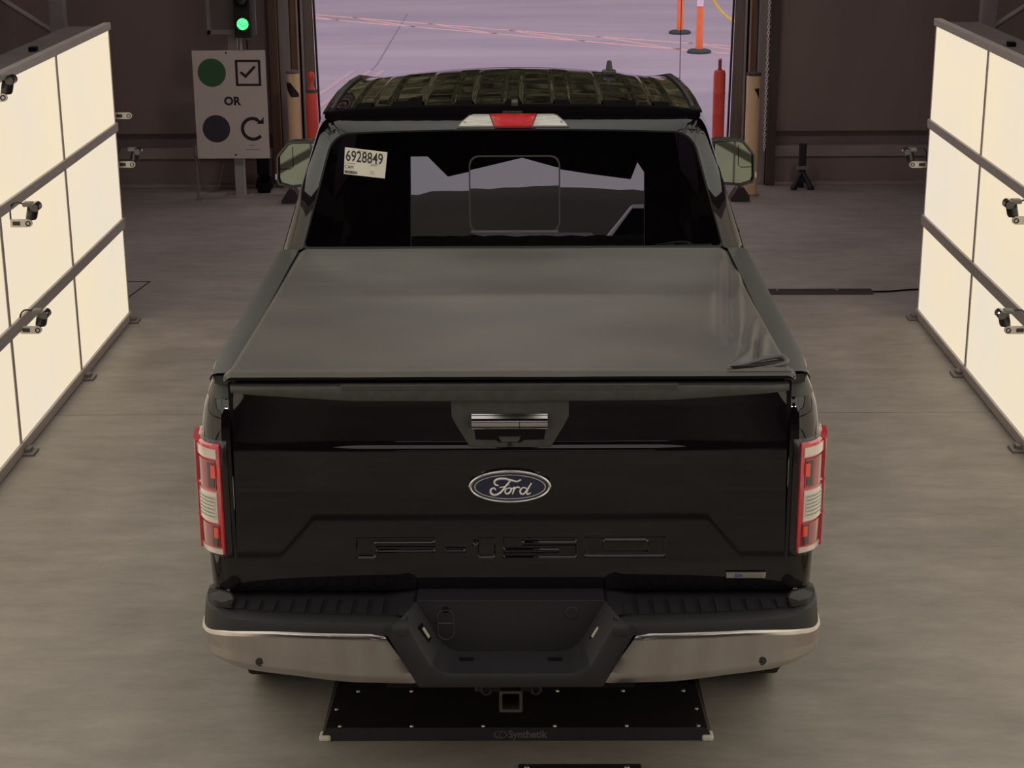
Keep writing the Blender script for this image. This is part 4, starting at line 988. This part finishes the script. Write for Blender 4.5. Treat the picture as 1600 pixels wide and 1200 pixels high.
for sx in (-1, 1):
    def cf(u, v):
        vt = v; xi = .404+(.288-.404)*vt; xi = xi+.02*(1-min(1, vt/.10))**2
        t0 = t_at(xi); t = t0+(7-t0)*u; q = bpn(t); z = ztop(t)+(zbot(t)-ztop(t))*vt
        d = bpn(min(7, t+.02))-bpn(max(0, t-.02)); d.normalize(); nr = Vector((d.y, -d.x))
        off = interp(CH, vt)
        edge = .008*(1-ss(0, .012, u)); q = q-nr*(off+edge)
        return (sx*q.x, q.y, z)
    chp = MB().grid(70, 40, cf).build('chrome_panel', chromes, bm_, True)
    q = bpn(t_at(.797)); MB().lathe([(0, -.004), (.014, -.003), (.0165, 0), (.0165, .01)], (sx*.797, q.y-.001, .528), 20, axis='y').build('parking_sensor', plastic, bm_, True)
    MB().lathe([(.006, -.0048), (.009, -.0048)], (sx*.797, q.y-.001, .528), 16, axis='y').build('sensor_ring', plastic2, bm_)
    def pad(u, v):
        t = t_at(.325)+(6.2-t_at(.325))*u; q = bpn(t); d = bpn(min(7, t+.02))-bpn(max(0, t-.02)); d.normalize(); nr = Vector((d.y, -d.x))
        zt = ztop(t); zp = .676+.012*ss(3.6, 4.5, t)
        rows_ = [(None, zp), (.060, zp), (.030, zp-.002), (.012, zp-.012), (.004, zt+.004), (.004, zt-.01)]
        o, z = rows_[int(round(v*5))]
        if o is None:
            return (sx*min(q.x, .955 if q.y < .0 else .97), .05, z)
        p = q-nr*o; return (sx*p.x, min(p.y, .25), z)
    MB().grid(60, 6, pad).build('step_pad', plastic, bm_, True)
    k = 0; x = .375
    while x < .875:
        q = bpn(t_at(x)); MB().prism([(sx*(x-.016), q.y+.058), (sx*(x+.016), q.y+.058), (sx*(x+.016), -.02), (sx*(x-.016), -.02)], 'z', .674, .683).build('pad_rib', plastic, bm_); x += .0495
    cp = MB().prism([(sx*p_.x, p_.y) for p_ in round_poly([(.890, -.098), (.945, -.085), (.982, -.02), (.986, .035), (.915, .01), (.890, -.035)], .014, 4, 0)], 'z', .684, .698).build('corner_pad', plastic, bm_)
    for k in range(10):
        c = Vector((sx*.935, -.036, .6985)); d = Vector((sx*.75, -.62, 0)).normalized(); p_ = c+Vector((sx*.62, .75, 0))*(.0088*(k-4.6)); L_ = .034-.0030*abs(k-4.5)
        MB().tube([p_-d*L_, p_+d*L_], .0013, 5).build('grip_rib', mat('grip_grey', (.20, .19, .19), .5), cp)
def U(ht, zt, hb, zb, y, r=.05, yt=None):
    pts = [(-ht, zt), (-hb, zb), (hb, zb), (ht, zt)]; res = [(pts[0][0], pts[0][1])]
    V2 = [Vector(p) for p in pts]
    for i in (1, 2):
        p = V2[i]; a = (V2[i-1]-p).normalized(); b_ = (V2[i+1]-p).normalized()
        for k in range(7):
            t = k/6; qq = (p+a*r)*(1-t)**2+p*2*t*(1-t)+(p+b_*r)*t*t; res.append((qq.x, qq.y))
    res.append((pts[3][0], pts[3][1]))
    yt = y if yt is None else yt
    return [(p[0], y+(yt-y)*((p[1]-zb)/(zt-zb))**2, p[1]) for p in res]
LPS = [U(.395, .640, .296, .452, -.180, .01), U(.393, .648, .292, .456, -.200, .01), U(.386, .660, .285, .464, -.205, .02, -.190), U(.345, .680, .236, .492, -.205, .04, -.165), U(.338, .684, .228, .502, -.198, .05, -.155), U(.302, .700, .205, .526, -.085, .05)]
MB().loops(LPS, closed=False).build('center_frame', plastic, bm_, True)
C_ = LPS[-1]; MB().add(C_, [list(range(len(C_)))]).build('plate_recess', plastic, bm_)
MB().box(-.395, .395, -.17, -.09, .44, .50).box(-.31, .31, -.08, .03, .44, .700).build('bumper_core', gap, bm_)
MB().box(-.30, .30, -.0855, .05, .697, .704, .002).build('recess_top', plastic, bm_)
for sx in (-1, 1): MB().add([(sx*.302, -.085, .700), (sx*.338, -.155, .684), (sx*.385, -.13, .676), (sx*.40, .05, .676), (sx*.30, .05, .700)], [[0, 1, 2, 3, 4]]).build('pad_joint', plastic, bm_)
b = MB().tube([(-.208+.026*math.cos(a), -.0865, .62+(.028 if math.sin(a) > 0 else -.028)+.024*math.sin(a)) for a in [2*PI*k/24 for k in range(24)]], .002, 5, True)
b.tube([(-.232, -.0865, .625), (-.184, -.0865, .625)], .002, 5); b.build('plug_outline', plastic2, bm_, True)
MB().lathe([(0, -.002), (.010, -.002), (.012, 0)], (-.208, -.086, .672), 14, axis='y').build('cap_hole', gap, bm_)
MB().lathe([(.0, -.002), (.02, -.002), (.022, 0)], (.195, -.086, .660), 20, axis='y').build('blank_plug', plastic, bm_, True)
for x0, x1 in ((-.165, -.118), (.118, .165)): MB().box(x0, x1, -.135, -.115, .5165, .5195).build('vent_slot', gap, bm_)
for sx in (-1, 1):
    b = MB(); c = Vector((sx*.273, -.128, .611)); d1 = Vector((-sx*.103, -.006, -.18)).normalized(); d2 = Vector((-sx*.031, .082, .019)).normalized(); nn_ = d1.cross(d2)
    def quad(s1, s2, h): return [c+d1*a_*s1+d2*b_*s2+nn_*h for a_, b_ in ((-1, -1), (1, -1), (1, 1), (-1, 1))]
    for hh in ((.03, .016, .003),):
        A = quad(.030, .012, -.004*sx*-1); B = quad(.030, .012, .004*sx*-1); b.add(A+B, [[0, 1, 2, 3], [7, 6, 5, 4], [0, 1, 5, 4], [1, 2, 6, 5], [2, 3, 7, 6], [3, 0, 4, 7]])
    b.build('plate_lamp_housing', gap, bm_)
    b = MB(); A = quad(.019, .006, .006); B = quad(.019, .006, -.006); b.add(A+B, [[0, 1, 2, 3], [7, 6, 5, 4], [0, 1, 5, 4], [1, 2, 6, 5], [2, 3, 7, 6], [3, 0, 4, 7]]); b.build('plate_lamp', mat('plate_lamp_lens', (.50, .48, .36), .3), bm_)
# hitch receiver
hr = MB(); c = (-.001, -.100, .352)
sq = lambda h, y, r: [(c[0]+p.x, y, c[2]+p.y) for p in round_poly([(-h, -h), (h, -h), (h, h), (-h, h)], r, 3, 1)]
hr.loops([sq(.036, .1, .008), sq(.038, -.095, .008), sq(.038, -.10, .008), sq(.028, -.10, .004), sq(.027, .10, .004)]).build('hitch_receiver', plastic2, T, True)
q = sq(.0275, .09, .004); MB().add(q, [list(range(len(q)))]).build('receiver_bore', gap, T)
MB().box(-.12, .10, -.05, -.03, .36, .41, .006).box(-.5, .5, -.02, .04, .40, .46, .01).build('hitch_beam', plastic, T)
for sx in (-1, 1): MB().tube([(sx*.08+.016*math.cos(a), -.06, .375+.016*math.sin(a)) for a in [2*PI*k/14 for k in range(14)]], .005, 6, True).build('chain_loop', plastic, T, True)
# underbody
ub = MB().box(-.45, -.36, .1, 5.2, .42, .55).box(.36, .45, .1, 5.2, .42, .55).box(-.93, .93, .10, 4.2, .60, .66).box(-.88, .88, 1.70, 1.74, .62, 1.40)
ub.build('chassis', gap, T); MB().tube([(-.8, WY, .40), (.8, WY, .40)], .045, 10).lathe([(0, -.14), (.1, -.1), (.14, 0), (.1, .1), (0, .14)], (0, WY, .40), 16, axis='x').build('rear_axle', plastic, T, True)
# wheels
for yy_ in (WY, 4.80):
    for sx in (-1, 1):
        wh = thing('wheel', None, None, (sx*.86, yy_, WR)); wh.parent = T
        MB().lathe([(.27, -.12), (.34, -.135), (.385, -.132), (.402, -.115), (.405, 0), (.402, .115), (.385, .132), (.34, .135), (.27, .12)], seg=40, axis='x').build('tyre', rubber, wh, True)
        tr_ = MB()
        for k in range(40):
            a = 2*PI*k/40
            for xo, sg_ in ((-.085, 1), (-.0, -1), (.085, 1)):
                c_, s_ = math.cos(a+.04*sg_), math.sin(a+.04*sg_); e = .028
                R0, R1 = .40, .4048 if xo == 0 else .404
                v = []
                for r_ in (R0, R1):
                    for dx, da in ((-.032, -.045), (.032, -.025), (.032, .045), (-.032, .025)):
                        v.append((xo+dx, r_*math.cos(a+da), r_*math.sin(a+da)))
                tr_.add(v, [[4, 5, 6, 7], [0, 1, 5, 4], [1, 2, 6, 5], [2, 3, 7, 6], [3, 0, 4, 7]])
        tr_.build('tread_blocks', rubber, wh)
        rm = MB().lathe([(.27, .11), (.25, .08), (.24, -.1), (.27, -.11)], seg=30, axis='x')
        for k in range(6):
            a = 2*PI*k/6; rm.tube([(sx*.07, .04*math.cos(a), .04*math.sin(a)), (sx*.085, .25*math.cos(a), .25*math.sin(a))], [.035, .026], 6)
        rm.lathe([(0, sx*.10), (.05, sx*.095), (.06, sx*.05)], seg=20, axis='x'); rm.build('rim', rimm, wh, True)
# cabin
def seat(x0, x1, yb, name, hr_x):
    s = thing(name, None, None, (0, 0, 0)); s.parent = T
    MB().box(x0, x1, yb, yb+.52, .75, .95, .05).build('cushion', seatm, s, True)
    MB().prism([(yb-.04, .9), (yb+.08, .9), (yb-.04, 1.52), (yb-.14, 1.52)], 'x', x0+.02, x1-.02).build('seat_back', seatm, s)
    for h_ in hr_x: MB().box(h_-.12, h_+.12, yb-.15, yb-.06, 1.54, 1.70, .035).build('headrest', seatm, s, True)
seat(-.70, .70, 2.15, 'rear_seat', ())
seat(-.62, -.12, 3.15, 'front_seat', (-.37,)); seat(.12, .62, 3.15, 'front_seat', (.37,))
MB().box(-.85, .85, 3.75, 4.20, .95, 1.24, .04).build('dashboard', seatm, T, True)
MB().tube([(-.37+.18*math.cos(a), 3.66-.06*math.sin(a), 1.15+.17*math.sin(a)) for a in [2*PI*k/24 for k in range(24)]], .014, 8, True).build('steering_wheel', plastic, T, True)
MB().box(-.90, .90, 1.8, 4.2, .62, .66).build('cabin_floor', seatm, T)
MB().grid(8, 8, lambda u, v: ((2*u-1)*.72, 1.93+1.6*v, 1.925-.04*v)).build('headliner', mat('headliner', (.03, .028, .028), .9), T)
MB().box(-.10, .12, 3.60, 3.62, 1.72, 1.79, .01).build('inner_mirror', gap, T)
